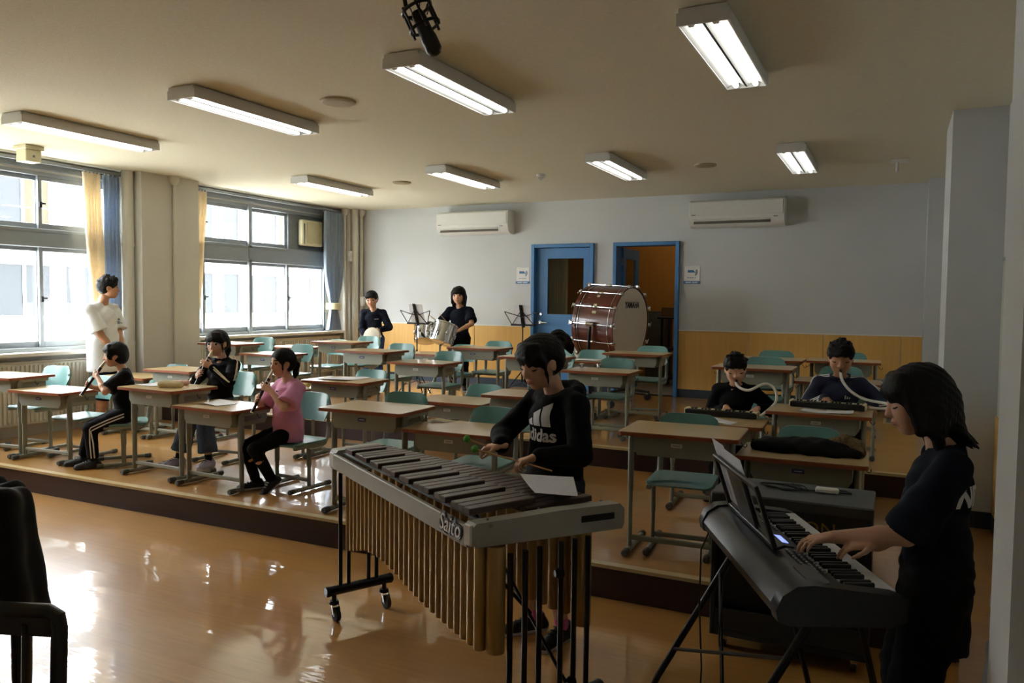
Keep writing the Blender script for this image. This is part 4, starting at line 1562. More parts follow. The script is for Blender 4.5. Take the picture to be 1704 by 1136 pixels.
    F.ell(T(0, .0, .035 - hem * .3), (.086 * Ht * wd + g, .063 * Ht + g, (.08 + hem * .5) * Ht), RT, .025)
    F.ell(T(0, .006, .12), (.078 * Ht * wd + g * 1.1, .058 * Ht + g * 1.2, .10 * Ht), RT, .025)
    F.ell(T(0, .0, .215), (.085 * Ht * wd + g, .060 * Ht + g, .085 * Ht), RT, .025)
    F.cap(shp[1], shp[-1], .033 * Ht + g * .4, None, .02)
    F.cap(T(0, -.012, .28), T(0, -.010, .302), .047 * Ht, .041 * Ht, .015)
    for s in (1, -1):
        F.cap(T(s * .022, -.014, .296), shp[s], .030 * Ht + g * .3, .031 * Ht + g * .5, .02)
    if hem > .05:
        F.cap(T(0, 0, .06), T(0, 0, -hem + .02), (.094 * Ht * wd + g) , None, .02, flat=(RT @ Vector((0, 1, 0)), .76))
    sl = tops.get('sleeve', 1.0)
    for s in (1, -1):
        a, e, w, dd, nn, q = arm[s]
        if sl <= 1:
            b = a.lerp(e, sl)
            F.cap(a, b, .033 * Ht + g * .6, (.031 * Ht + g * 1.1) * tops.get('flare', 1.0), .015, end=True)
        else:
            F.cap(a, e, .033 * Ht + g * .6, .0275 * Ht + g * .8, .015)
            b = e.lerp(w, sl - 1)
            F.cap(e, b, .0275 * Ht + g * .8, .0185 * Ht + g * .6, .012, end=True)
            if tops.get('cuff'):
                F.cap(b - (w - e).normalized() * .012, b, .021 * Ht + g * .5, None, .006)
    if tops.get('collar'):
        for i in range(13):
            t0, t1 = -.6 + i * 7.5 / 13 - PI / 2, -.6 + (i + 1) * 7.5 / 13 - PI / 2
            F.cap(T(.046 * math.cos(t0), -.010 + .044 * math.sin(t0), .312), T(.046 * math.cos(t1), -.010 + .044 * math.sin(t1), .312), .010 * Ht, None, .008)
    if tops.get('hood'):
        for i in range(12):
            t0, t1 = 2 * PI * i / 12, 2 * PI * (i + 1) / 12

            def hp(t):
                bk = .5 - .5 * math.sin(t)
                return T(.060 * math.cos(t) * (1 + .15 * bk), -.012 + (.046 if math.sin(t) > 0 else .078) * math.sin(t), .300 + .016 * bk - .012 * (1 - bk))
            F.cap(hp(t0), hp(t1), (.011 + .014 * (.5 - .5 * math.sin(t0))) * Ht, None, .02)
        F.ell(T(0, -.085, .26), (.07 * Ht, .035 * Ht, .05 * Ht), RT, .03)
    # neck opening and hem
    F.cap(T(0, -.012, .30), T(0, .004, .36), .034 * Ht, .045 * Ht, .008, 's')
    F.cut(T(0, 0, -hem), RT @ Vector((0, 0, -1)))
    top = F.mesh(cv, (tops.get('wr', .0022) * .6, 34, Ht * 3))
    np_obj(tops.get('name', 'shirt'), top, tm, root)
    tt = bvh(top)

    # --- trousers or skirt-length shorts
    bt = look['bottom']
    F = Field()
    g2 = .008 * bt.get('loose', 1.0)
    F.ell(pel + RT @ Vector((0, 0, .03 * Ht)), (.086 * Ht * wd + g2, .063 * Ht + g2, .065 * Ht), RT, .02)
    ln_ = bt.get('len', 2.0)
    for s in (1, -1):
        h_, k_, an, yw, tp = leg[s]
        F.cap(h_, k_, .054 * Ht + g2, .038 * Ht + g2, .018)
        if ln_ > 1:
            b = k_.lerp(an, ln_ - 1)
            F.cap(k_, b, .038 * Ht + g2, (.027 * Ht + g2) * bt.get('flare', 1.0), .015, end=True)
    trs = F.mesh(cv, (.002, 50, Ht * 5))
    np_obj(bt.get('name', 'trousers'), trs, bt['mat'], root)
    tl = bvh(trs)

    # --- shoes and socks
    sh = look['shoe']
    for s in (1, -1):
        h_, k_, an, yw, tp = leg[s]
        RF = Matrix.Rotation(yw, 3, 'Z') @ Matrix.Rotation(-tp, 3, 'X')
        B = an - RF @ Vector((0, 0, .045 * Ht))

        def fp(x, y, z):
            return B + RF @ Vector((x, y, z)) * Ht
        F = Field()
        F.cap(fp(0, -.028, .016), fp(s * .004, .098, .012), .026 * Ht, .025 * Ht, .02)
        F.cap(fp(0, -.022, .02), fp(0, -.016, .048), .026 * Ht, .024 * Ht, .02)
        F.cap(fp(0, .0, .035), fp(0, .07, .022), .022 * Ht, .018 * Ht, .02)
        F.cut(fp(0, 0, 0), RF @ Vector((0, 0, -1)))
        F.cap(fp(0, -.012, .05), fp(0, -.012, .09), .018 * Ht, None, .006, 's')
        m_ = F.mesh(cv * .75)
        nrm = np.array(RF @ Vector((0, 0, 1)))
        np_obj('shoe', m_, sh['mat'], root, sh['sole'], lambda c, B=B, nrm=nrm: ((c - np.array(B)) @ nrm < .014 * Ht))
        if sh.get('sock'):
            u = (k_ - an).normalized()
            MB().lathe(an - u * .02 * Ht, u, [(0, .023 * Ht), (.03 * Ht, .0228 * Ht), (.058 * Ht, .0245 * Ht)], 16, sh['sock']).build('sock', None, root)
        if sh.get('lace'):
            l = MB()
            for q in range(4):
                y = .03 + q * .016
                z = .0585 - q * .006
                l.tube([fp(-.013, y, z - .004), fp(0, y + .004, z), fp(.013, y, z - .004)], .0022 * Ht, 5)
            l.build('laces', sh['lace'], root)
    return dict(root=root, T=T, Hd=Hd, RH=RH, RT=RT, hh=hh, arm=arm, leg=leg, shirt=tt, trousers=tl, skin=tb, lc=lc, ld=ld, pel=pel, g=g)

# ------------------------------------------------------------------ marimba
def wl(x, y, c, rot):
    return Vector((c[0] + x * math.cos(rot) - y * math.sin(rot), c[1] + x * math.sin(rot) + y * math.cos(rot), 0))


MC = (-1.745, 2.865)
MROT = math.radians(-26.7)
mar = thing('marimba', 'large wheeled marimba with dark wooden bars and long brass resonator tubes', 'marimba', (MC[0], MC[1], 0), MROT)
M_BAR = mat('marimba_bar', '4a3a34', .38, var=.18, scale=5, stretch=(8, 1.2, 8))
M_BRASS = mat('resonator_gold', 'a5854f', .42, .35, var=.05, scale=10)
M_MFR = mat('marimba_frame', 'a3a296', .5, var=.04)
hw = lambda x: .125 + (x + .76) / 1.52 * .168          # half width of the trapezoid frame
for nm, x, z0, z1, tk in (('end_block', -.745, .748, .862, .07), ('end_block', .738, .765, .860, .055)):
    w = hw(x) + .005
    # outline seen from the end: rounded upper corners, audience side a little lower
    prof = [(-w, z0 + .012), (-w, z1 - .025), (-w + .012, z1 - .012), (-w * .35, z1 - .006), (w * .1, z1), (w - .02, z1), (w, z1 - .02), (w, z0 + .02), (w - .01, z0)] + [(-w + .01, z0)]
    b = MB().prism(prof, -tk / 2, tk / 2, (Vector((.21, 1, 0)), Vector((0, 0, 1)), Vector((1, 0, 0)), Vector((x, 0, 0))))
    e = b.build(nm, M_MFR, mar, smooth=0)
    MB().box((x - .21 * w, -w - .003, (z0 + z1) / 2 - .006), (tk * .8, .012, .075), b=.005).build('corner_cap', M_WHITE, e, smooth=0)
    if x > 0:
        MB().box((x + tk / 2 + .001 + .21 * w * .62, w * .62, z1 - .042), (.006, .14, .024), rot=Matrix.Rotation(-.207, 3, 'Z'), b=.002).build('grip_slot', M_BLACK, e, smooth=0)
for s, yoff in ((-1, 0), (1, 0)):
    a, c = Vector((-.74 + s * .03, s * hw(-.735), 0)), Vector((.725 + s * .055, s * hw(.72), 0))
    d = (c - a)
    m_ = (a + c) / 2
    MB().box((m_.x, m_.y, .795), (d.length, .022, .075), rot=Matrix.Rotation(math.atan2(d.y, d.x), 3, 'Z'), b=.004).build('side_rail', M_MFR, mar, smooth=0)
rl = MB()
for (y0, y1, z) in ((-.95, -.95, .835), (-.20, -.16, .835), (.0, .0, .82), (.92, .92, .82)):
    a, c = Vector((-.73, y0 * hw(-.73) + .03, z)), Vector((.72, y1 * hw(.72) + .04, z))
    rl.tube([a, c], .007, 6)
    for i in range(28):
        p = a.lerp(c, (i + .5) / 28)
        rl.cyl(p, p + Vector((0, 0, .022)), .0045, n=6)
o = rl.build('bar_posts', M_ALU, mar)
o['kind'] = 'stuff'
NN = 29
pitch = 1.36 / NN
acc = [1, 1, 1, 0, 1, 1, 0]
for i in range(NN):
    x = .656 - i * pitch
    w = hw(x)
    y0, y1 = -.02 - .03 * (x + .7) / 1.4, w * .97
    bw = pitch * (.90)
    MB().box((x, (y0 + y1) / 2, .849), (bw, y1 - y0, .022), b=.003).build('bar', M_BAR, mar, smooth=0)
    if acc[i % 7] and i < NN - 1:
        xa = x - pitch / 2
        ya, yb = -w * .99, .035 - .02 * (x + .7) / 1.4
        MB().box((xa, (ya + yb) / 2, .874), (bw, yb - ya, .024), b=.003).build('bar', M_BAR, mar, smooth=0)


def rz(x):
    return .385 + .055 * math.exp(-((x + .25) / .35) ** 2) - .06 * max(0, -x - .45) * 3


for s, n in ((-1, 28), (1, 24)):
    for i in range(n):
        t = i / (n - 1)
        x = -.70 + t * 1.405
        y = s * (hw(x) - (.050 if i < n - 1 else .085))
        r = .0145 + .009 * t if i < n - 1 else .034
        MB().lathe((x, y, rz(x)), (0, 0, 1), [(0, r * .96), (.004, r), (.755 - rz(x), r), (.76 - rz(x), r * .96)], 12).build('resonator', M_BRASS, mar)
for x, L_, rods in ((-.745, .185, (-.105, -.06, .05, .095)), (.745, .27, (-.17, -.105, -.04, .06, .125, .19))):
    MB().lathe((x, -L_, .145), (0, 1, 0), [(0, .022), (.008, .027), (.03, .024), (2 * L_ - .03, .024), (2 * L_ - .008, .027), (2 * L_, .022)], 14).build('base_tube', M_BLKMET, mar)
    for q in rods:
        MB().cyl((x, q, .16), (x, q, .735), .0105, n=10).build('leg_rod', M_BLKMET, mar)
    for q in (-1, 1):
        y = q * (L_ - .045)
        cst = MB().cyl((x, y, .145), (x, y, .085), .012, n=10).lathe((x, y, .095), (0, 0, -1), [(0, .022), (.014, .026), (.02, .02)], 14).build('caster', M_BLKMET, mar)
        fk = MB()
        for k in (-1, 1):
            fk.tube([(x + .005, y + k * .016, .078), (x + .02, y + k * .018, .06), (x + .026, y + k * .018, .035)], .008, 6, flat=(1.3, .3))
        fk.build('fork', M_CHROME, cst)
        MB().lathe((x + .026, y - .013, .034), (0, 1, 0), [(0, .02), (.002, .034), (.024, .034), (.026, .02)], 18).lathe((x + .026, y - .014, .034), (0, 1, 0), [(0, .012), (.028, .012)], 10, M_ALU).build('wheel', M_RUB, cst)
for (a, c) in (((.735, .10, .20), (.10, .12, .70)), ((.735, -.07, .50), (.15, -.08, .73)), ((-.745, .05, .40), (-.40, .05, .72))):
    MB().tube([a, c], .007, 6).build('brace', M_BLKMET, mar)
for p in ((.735, .125, .20), (.735, .06, .62), (-.745, .07, .40)):
    MB().lathe(Vector(p) - Vector((.0, .02, 0)), (.3, .9, 0), [(0, .012), (.01, .02), (.03, .02), (.035, .012)], 12).build('clamp_knob', M_BLKMET, mar)
# maker's lettering on the audience side rail, dark script outline with white inlay
xr = .545
yr = -.1278 - (xr + .77) / 1.44 * .1608 - .0135
fr = frame((xr, yr, .806), (1, -.11, 0), (0, 0, 1))
place_text('logo_outline', 'Saito', .088, (fr[0], fr[1], fr[2], fr[3]), mat('logo_dark', '14161c', .5), mar, .002, bold=.008, sx=.95, shear=.3)
place_text('logo', 'Saito', .088, (fr[0], fr[1], fr[2], fr[3] + fr[2] * .0025), M_WHITE, mar, .002, bold=.0, sx=.95, shear=.3)

# sheet of music on the bars
def sheet(label, corners, m=None, cat='paper', group=None, th=.0008, lift=.0, seed=0, lines=True):
    """A sheet with slightly wavy surface; corners in world coordinates, counter-clockwise."""
    rr = random.Random(seed)
    A, B, C, D = [Vector(c) for c in corners]
    cen = (A + B + C + D) / 4
    n = (B - A).cross(D - A).normalized()
    N = 8
    v = []
    for side in (0, 1):
        for j in range(N + 1):
            for i in range(N + 1):
                u, w = i / N, j / N
                p = A.lerp(B, u).lerp(D.lerp(C, u), w)
                p = p + n * (lift * (math.sin(u * 3.0 + seed) * .5 + .5) * (abs(w - .5) * 2) ** 2 + side * th)
                v.append(p - cen)
    m_ = (N + 1) ** 2
    f = []
    for j in range(N):
        for i in range(N):
            q = (j * (N + 1) + i, j * (N + 1) + i + 1, (j + 1) * (N + 1) + i + 1, (j + 1) * (N + 1) + i)
            f += [q, tuple(k + m_ for k in q[::-1])]
    rim = [(j * (N + 1) + e, (j + 1) * (N + 1) + e) for j in range(N) for e in (0, N)] + [(e * (N + 1) + i, e * (N + 1) + i + 1) for i in range(N) for e in (0, N)]
    f += [(a, b_, b_ + m_, a + m_) for a, b_ in rim]
    t = MB().add(v, f)
    o = t.build('sheet_music' if lines else 'paper_sheet', m or M_PAPER, smooth=60)
    o.location = cen
    tag(o, label, cat, group)
    return o


def zz(x, y, z):
    return (x, y, z)


sheet('large white music sheet lying on the marimba bars', [(-1.175, 2.62, .8875), (-1.02, 2.66, .8885), (-1.145, 2.93, .892), (-1.35, 2.86, .892)], M_PAPER2, lift=.004, seed=2)

# ------------------------------------------------------------------ electric keyboard on its stand
KC, KR = (-.317, 2.855), math.radians(115.6)
kb = thing('electric_keyboard', 'black electric keyboard with white and black keys and lit blue display', 'keyboard', (KC[0], KC[1], 0), KR)
Lk = .91
M_KB = mat('keyboard_shell', '14171d', .35, .1, var=.05)
prof = [(-.185, .690), (-.185, .722), (-.170, .730), (-.032, .730), (-.030, .765), (.075, .782), (.125, .778), (.165, .752), (.185, .715), (.180, .685), (.15, .672), (-.15, .672)]
FR = (Vector((0, 1, 0)), Vector((0, 0, 1)), Vector((1, 0, 0)), Vector((0, 0, 0)))
MB().prism(prof, -Lk / 2, Lk / 2, FR).build('shell', M_KB, kb, smooth=35)
for s in (-1, 1):
    pr2 = [(-.190, .685), (-.190, .748), (-.16, .760), (-.03, .775), (.08, .788), (.13, .784), (.172, .756), (.19, .715), (.184, .68), (.15, .667), (-.15, .667)]
    MB().prism(pr2, s * Lk / 2 - .028, s * Lk / 2 + .028, FR).build('end_cheek', M_KB, kb, smooth=35)
nw = 36
kp = (Lk - .062) / nw
bl = [1, 1, 0, 1, 1, 1, 0]
for i in range(nw):
    x = -Lk / 2 + .031 + (i + .5) * kp
    MB().box((x, -.110, .746), (kp - .0012, .146, .020), b=.0015).build('white_key', M_PAPER, kb, smooth=0)
    if bl[i % 7] and i < nw - 1:
        MB().box((x + kp / 2, -.083, .762), (.0125, .092, .016), b=.0025).build('black_key', M_BLACK, kb, smooth=0)
rp = Matrix.Rotation(.16, 3, 'X')
MB().box((.0, .020, .7765), (.16, .05, .004), rot=rp, b=.001).build('display_frame', M_BLACK, kb, smooth=0)
MB().box((.0, .020, .7785), (.085, .032, .003), rot=rp).build('display', mat('lcd_blue', (.25, .33, 1.0), .3, var=0, emit=1.1), kb, smooth=0)
bt = MB()
for r in range(3):
    for i in range(10):
        for sx in (-1, 1):
            bt.box((sx * (.13 + i * .022), -.012 + r * .026, .7725 + (-.012 + r * .026 + .012) * .16), (.013, .008, .005), b=.001)
o = bt.build('buttons', M_ALU, kb, smooth=0)
o['kind'] = 'stuff'
for s in (-1, 1):
    sp = MB().prism(rrect(.17, .06, .02), 0, .003)
    sp.v = [(x + s * .37, y + .05, z + .781) for (x, y, z) in sp.v]
    sp.build('speaker_grille', M_BLACK, kb, smooth=0)
# music rest leaning back: open frame with a lower lip
mr = MB()
tilt = Matrix.Rotation(-.32, 3, 'X')
R0 = Vector((.12, .085, .785))
for (c, d) in (((0, 0, .012), (.56, .014, .024)), ((0, 0, .215), (.56, .014, .022)), ((-.27, 0, .11), (.024, .014, .2)), ((.27, 0, .11), (.024, .014, .2)), ((0, 0, .11), (.20, .010, .19))):
    mr.box(R0 + tilt @ Vector(c), d, rot=tilt, b=.003)
mr.box(R0 + tilt @ Vector((0, -.018, .006)), (.56, .035, .010), rot=tilt, b=.002)
mr.build('music_rest', M_BLACK, kb, smooth=0)
KM = Matrix.Translation((KC[0], KC[1], 0)) @ Matrix.Rotation(KR, 4, 'Z')


def kw(v):
    return KM @ Vector(v)


for k, (xa, xb, z1, ly) in enumerate(((.02, .23, .275, -.012), (.24, .42, .285, -.014))):
    cs_ = []
    for (x, z) in ((xa, .022), (xb, .022), (xb, z1), (xa, z1)):
        cs_.append(kw(R0 + tilt @ Vector((x - .12, ly, z))))
    sheet(('white music sheet on the keyboard music rest, nearer the player girl', 'white music sheet sticking up highest at the far end of the keyboard music rest')[k], cs_, M_PAPER2, seed=k)
# stand: two slanting bent-tube side frames joined by cross rods
ks = thing('keyboard_stand', 'black tubular folding stand carrying the electric keyboard', 'stand', (KC[0], KC[1], 0), KR)
for x in (-.37, .40):
    MB().tube([(x, .02, .655), (x, .05, .63), (x, .36, .09), (x, .385, .035), (x, .36, .014), (x, .30, .014), (x, -.30, .014)], .0135, 10).build('side_frame', M_BLKMET, ks)
    MB().tube([(x, -.18, .655), (x, .10, .655)], .013, 8).build('top_rail', M_BLKMET, ks)
    MB().tube([(x, -.10, .65), (x, -.26, .02)], .011, 8).build('front_leg', M_BLKMET, ks)
    MB().box((x, -.29, .012), (.04, .03, .024), b=.004).build('foot', M_RUB, ks, smooth=0)
for (a, c) in (((-.37, .30, .20), (.40, .12, .52)), ((.40, .30, .20), (-.37, .12, .52))):
    MB().tube([a, c], .007, 8).build('cross_rod', M_BLKMET, ks)
cab = MB()
for (x, a) in ((.36, .0), (.02, .03)):
    cab.tube([(x, .175, .70), (x + .01, .205, .62), (x + a, .21, .40), (x - .02, .20, .15), (x - .08, .22, .01), (x - .3, .20, .008), (x - .7, .3, .008)], .0035, 6)
cab.build('power_cable', M_BLACK, kb)

# ------------------------------------------------------------------ grey case behind the keyboard
cz = thing('equipment_case', 'wide dark grey wheeled case with gold lettering behind the keyboard', 'case', (-.39, 3.78, 0))
M_CASE = mat('case_grey', '424647', .55, var=.05)
M_CASE2 = mat('case_dark', '24282a', .6, var=.05)
MB().box((0, 0, .715), (.68, .37, .05), b=.006).build('lid', M_CASE, cz, smooth=0)
MB().box((0, -.165, .615), (.655, .025, .15), b=.003).build('front_board', M_CASE2, cz, smooth=0)
for s in (-1, 1):
    MB().box((s * .325, 0, .38), (.022, .34, .62), b=.003).build('side_board', M_CASE2, cz, smooth=0)
MB().box((0, .155, .38), (.63, .02, .62)).build('back_board', M_BLACK, cz, smooth=0)
MB().box((0, 0, .085), (.655, .34, .03), b=.003).build('base_board', M_CASE2, cz, smooth=0)
MB().box((0, -.16, .15), (.63, .02, .10), b=.003).build('lower_board', M_CASE2, cz, smooth=0)
MB().box((0, -.10, .36), (.62, .02, .40)).build('grille_cloth', M_BLACK, cz, smooth=0)
place_text('gold_letters', 'ZEN-ON', .075, frame((.03, -.1785, .625), (1, 0, 0), (0, 0, 1)), mat('gold_print', '8a6a2c', .5), cz, .001, sx=1.15)
for sx in (-1, 1):
    for sy in (-1, 1):
        cst = MB().lathe((sx * .28, sy * .12, .07), (0, 0, -1), [(0, .03), (.012, .03), (.02, .02)], 14).box((sx * .28, sy * .12 + .005, .045), (.03, .04, .03), b=.004).build('caster', M_CHROME, cz, smooth=40)
        MB().lathe((sx * .28 - .012, sy * .12 + .012, .030), (1, 0, 0), [(0, .018), (.002, .030), (.022, .030), (.024, .018)], 16).build('wheel', M_RUB, cst)
cb_ = MB()
pts = []
for i in range(46):
    a = i / 45 * 2 * PI * 2.3
    r = .075 + .012 * math.sin(i * .9)
    pts.append((-.47 + r * 1.1 * math.cos(a) + .0015 * i, 3.82 + r * .62 * math.sin(a), .745 + .0035 * (i % 15) / 7))
pts += [(-.33, 3.80, .746), (-.29, 3.81, .746)]
cb_.tube(pts, .004, 6)
o = thing('power_strip', 'coiled black cord with a white plug block on top of the grey case', 'power strip', (0, 0, 0))
cb_.build('cord', M_BLACK, o)
MB().box((-.25, 3.815, .752), (.10, .045, .022), b=.006).build('plug_block', M_WHITE, o, smooth=0)
MB().tube([(-.20, 3.815, .746), (-.15, 3.83, .745), (-.17, 3.87, .745), (-.30, 3.88, .745)], .004, 6).build('lead', M_BLACK, o)

# ------------------------------------------------------------------ bass drum on its stand
def bass_drum():
    c = Vector((-3.14, 9.22, 1.335))
    n = Vector((.98, -.17, -.06)).normalized()
    r, L_ = .455, .50
    bd = thing('bass_drum', 'big upright concert bass drum with reddish brown shell and cream head', 'drum', (c.x, c.y, H2))
    o = c - Vector((c.x, c.y, H2))
    M_SH = mat('drum_shell', '5b2616', .28, var=.25, scale=4, stretch=(1, 1, 4), coat=.5)
    M_HD = mat('drum_head', 'd9cfbd', .6, var=.03, scale=4)
    MB().lathe(o - n * L_ / 2, n, [(0, r), (L_, r)], 56).build('shell', M_SH, bd)
    for s in (-1, 1):
        p = o + n * (s * L_ / 2)
        MB().lathe(p - n * .03, n, [(0, r + .002), (.004, r + .018), (.056, r + .018), (.060, r + .004), (.030, r - .003), (0, r + .002)], 56, cap=False).build('hoop', M_SH, bd)
        MB().lathe(p - n * s * .044 - n * .006, n, [(0, r + .004), (.004, r + .014), (.010, r + .014), (.012, r + .004)], 56, cap=False).build('chrome_ring', M_CHROME, bd)
        MB().lathe(p + n * s * .012, n * s, [(0, r - .004), (.010, r - .010), (.012, r * .9), (.013, .001)], 56).build('head', M_HD, bd)
    a0 = Vector((0, 0, 1))
    u = (a0 - n * a0.dot(n)).normalized()
    w = n.cross(u)
    for k in range(14):
        g = 2 * PI * (k + .5) / 14
        q = u * math.cos(g) + w * math.sin(g)
        b = MB()
        b.cyl(o + q * (r + .026) - n * (L_ / 2 + .03), o + q * (r + .026) + n * (L_ / 2 + .03), .0055, n=6)
        b.lathe(o + q * (r + .022) - n * .05, n, [(0, .006), (.012, .013), (.088, .013), (.10, .006)], 8)
        for s in (-1, 1):
            b.box(o + q * (r + .026) + n * s * (L_ / 2 + .025), (.04, .04, .04), rot=Matrix((n, q, n.cross(q))).transposed(), b=.008)
            b.tube([o + q * (r + .02) + n * s * (L_ / 2 + .055) - n.cross(q) * .03, o + q * (r + .02) + n * s * (L_ / 2 + .06) + n.cross(q) * .03], .007, 6)
        b.build('tension_rod', M_CHROME, bd)
    for (g, t, sx) in ((-.75, -.02, .035), (-1.05, -.01, .04), (-1.25, .0, .05)):
        g = -g
        q = u * math.cos(g) + w * math.sin(g)
        MB().box(o + q * (r + .002) + n * t, (sx, .006, .03), rot=Matrix((n, q, n.cross(q))).transposed(), b=.001).build('badge', M_WHITE2, bd, smooth=0)
    p = o + n * (L_ / 2 + .026)
    fr_ = frame(p + u * .245, Vector((-n.y, n.x, 0)), u)
    place_text('head_lettering', 'YAMAHA', .105, fr_, mat('print_black', '17181a', .5), bd, .0015, bold=.003, sx=.85)
    # cradle stand
    st = MB()
    for s in (-1, 1):
        e = w * s * (r + .05)
        st.tube([o + e - u * .02, o + e - u * .25, Vector((e.x * .95, e.y * .95, .12))], .02, 8)
        st.tube([o + e - n * .05, o + e + n * .05], .03, 8, M_CHROME)
        st.tube([Vector((e.x * .95, e.y * .95, .12)) - n * .30, Vector((e.x * .95, e.y * .95, .12)) + n * .30], .018, 8)
    st.tube([w * (r + .05) * .95 + Vector((0, 0, .12)), -w * (r + .05) * .95 + Vector((0, 0, .12))], .018, 8)
    st.build('stand', M_BLKMET, bd)
    for s in (-1, 1):
        for t in (-.28, .28):
            q = w * s * (r + .05) * .95 + n * t
            cst = MB().cyl((q.x, q.y, .12), (q.x, q.y, .08), .014).box((q.x, q.y, .075), (.03, .03, .03), b=.004).build('caster', M_CHROME, bd)
            MB().lathe((q.x, q.y - .015, .045), (0, 1, 0), [(0, .03), (.003, .045), (.027, .045), (.03, .03)], 16).build('wheel', M_RUB, cst)
    bt_ = MB()
    q = w * -(r + .06)
    return bd


bass_drum()

# ------------------------------------------------------------------ chrome toms on a stand, and music stands
tm_ = thing('tom_drums', 'pair of chrome concert tom drums on a stand before the girl', 'drum', (-5.47, 8.86, H2))
for k, (x, y, z, r, L_, ax) in enumerate(((-.13, .0, .80, .135, .22, (-.18, .34, .92)), (.15, .0, .80, .15, .25, (.12, .36, .92)))):
    a = Vector(ax).normalized()
    o = Vector((x, y, z))
    p0 = o - a * L_ / 2
    MB().lathe(p0, a, [(0, r), (L_, r)], 36).build('shell', M_CHROME, tm_)
    for q in (0, L_):
        MB().lathe(p0 + a * (q - .012), a, [(0, r + .002), (.003, r + .012), (.021, r + .012), (.024, r + .002)], 36).build('hoop', M_CHROME, tm_)
    MB().lathe(p0 - a * .002, -a, [(0, r - .002), (.004, r - .006), (.005, .001)], 36).build('bottom_head', mat('tom_head', 'b9b2a6', .55), tm_)
    MB().lathe(p0 + a * L_, a, [(0, r - .002), (.006, r - .006), (.007, .001)], 36).build('top_head', MATS['tom_head'], tm_)
    a0 = Vector((0, -1, 0))
    u = (a0 - a * a0.dot(a)).normalized()
    w = a.cross(u)
    for i in range(8):
        g = 2 * PI * i / 8
        q = u * math.cos(g) + w * math.sin(g)
        MB().box(p0 + a * L_ * .5 + q * (r + .012), (.035, .022, .055), rot=Matrix((w * math.cos(g) - u * math.sin(g), q, a)).transposed(), b=.006).cyl(p0 + q * (r + .012), p0 + a * L_ + q * (r + .012), .004, n=6).build('lug', M_CHROME, tm_)
    MB().tube([o + Vector((0, .0, 0)) + a * .0 + Vector((0, r * .9, 0)), (x * .4, .16, .74), (0, .16, .70)], .012, 8).build('mount_arm', M_CHROME, tm_)
MB().cyl((0, .16, .25), (0, .16, .74), .014).build('stand_tube', M_CHROME, tm_)
for i in range(3):
    g = 2 * PI * i / 3 + .5
    MB().tube([(0, .16, .42), (.26 * math.cos(g), .16 + .26 * math.sin(g), .015)], .010, 8).tube([(0, .16, .25), (.15 * math.cos(g), .16 + .15 * math.sin(g), .18)], .006, 6).build('leg', M_CHROME, tm_)


def music_stand(label, x, y, rot, zt):
    m = thing('music_stand', label, 'music stand', (x, y, H2), math.radians(rot))
    MB().cyl((0, 0, .22), (0, 0, .60), .012).cyl((0, 0, .55), (0, 0, zt - .06), .008).build('pole', M_BLKMET, m)
    for i in range(3):
        g = 2 * PI * i / 3 + .4
        MB().tube([(0, 0, .36), (.27 * math.cos(g), .27 * math.sin(g), .012)], .007, 6).tube([(0, 0, .2), (.16 * math.cos(g), .16 * math.sin(g), .145)], .004, 6).build('leg', M_BLKMET, m)
    tl = Matrix.Rotation(-.35, 3, 'X')

    def q(a, b_, c=0):
        return Vector((0, .0, zt - .10)) + tl @ Vector((a, c, b_))
    b = MB()
    b.box(q(0, .11, -.012), (.045, .008, .30), rot=tl, b=.002)
    b.build('spine', M_BLKMET, m, smooth=0)
    h_ = MB()
    for i in range(4):
        h_.lathe(q(0, .03 + i * .05, -.0175), tl @ Vector((0, -1, 0)), [(0, .008), (.001, .007)], 10)
    h_.build('spine_holes', M_WHITE, m)
    b = MB()
    b.tube([q(-.16, -.01), q(.16, -.01)], .006, 6)
    for s in (-1, 1):
        b.tube([q(0, .10, -.01), q(s * .23, .17, -.01)], .005, 6)
        b.tube([q(s * .23, .17, -.01), q(s * .15, -.01, -.01)], .005, 6)
        b.tube([q(s * .15, -.01, -.01), q(0, .19, -.01)], .005, 6)
    b.build('wire_desk', M_BLKMET, m)
    MB().box(q(0, -.012, -.03), (.34, .05, .008), rot=tl, b=.002).build('ledge', M_BLKMET, m, smooth=0)
    return m, q


for (lab, x, y, rot, lab2) in (('black folding music stand in front of the chrome toms', -5.50, 8.50, 178, 'white music sheet on the stand before the chrome toms'),
                               ('black folding music stand left of the closed blue door, above the hooded girl', -4.19, 8.9, 183, 'white music sheet on the stand left of the blue door')):
    m, q = music_stand(lab, x, y, rot, 1.04)
    M4 = Matrix.Translation((x, y, H2)) @ Matrix.Rotation(math.radians(rot), 4, 'Z')
    cs_ = [M4 @ q(a, b_, .002) for (a, b_) in ((-.02, .0), (-.20, .01), (-.20, .26), (-.02, .25))] if x < -5 else [M4 @ q(a, b_, .002) for (a, b_) in ((-.01, .0), (-.19, .0), (-.19, .25), (-.01, .25))]
    cs_ = [M4 @ q(a, b_, -.022) for (a, b_) in ((.09, .0), (-.12, .0), (-.12, .25), (.09, .25))]
    sheet(lab2, cs_, M_PAPER, seed=4)

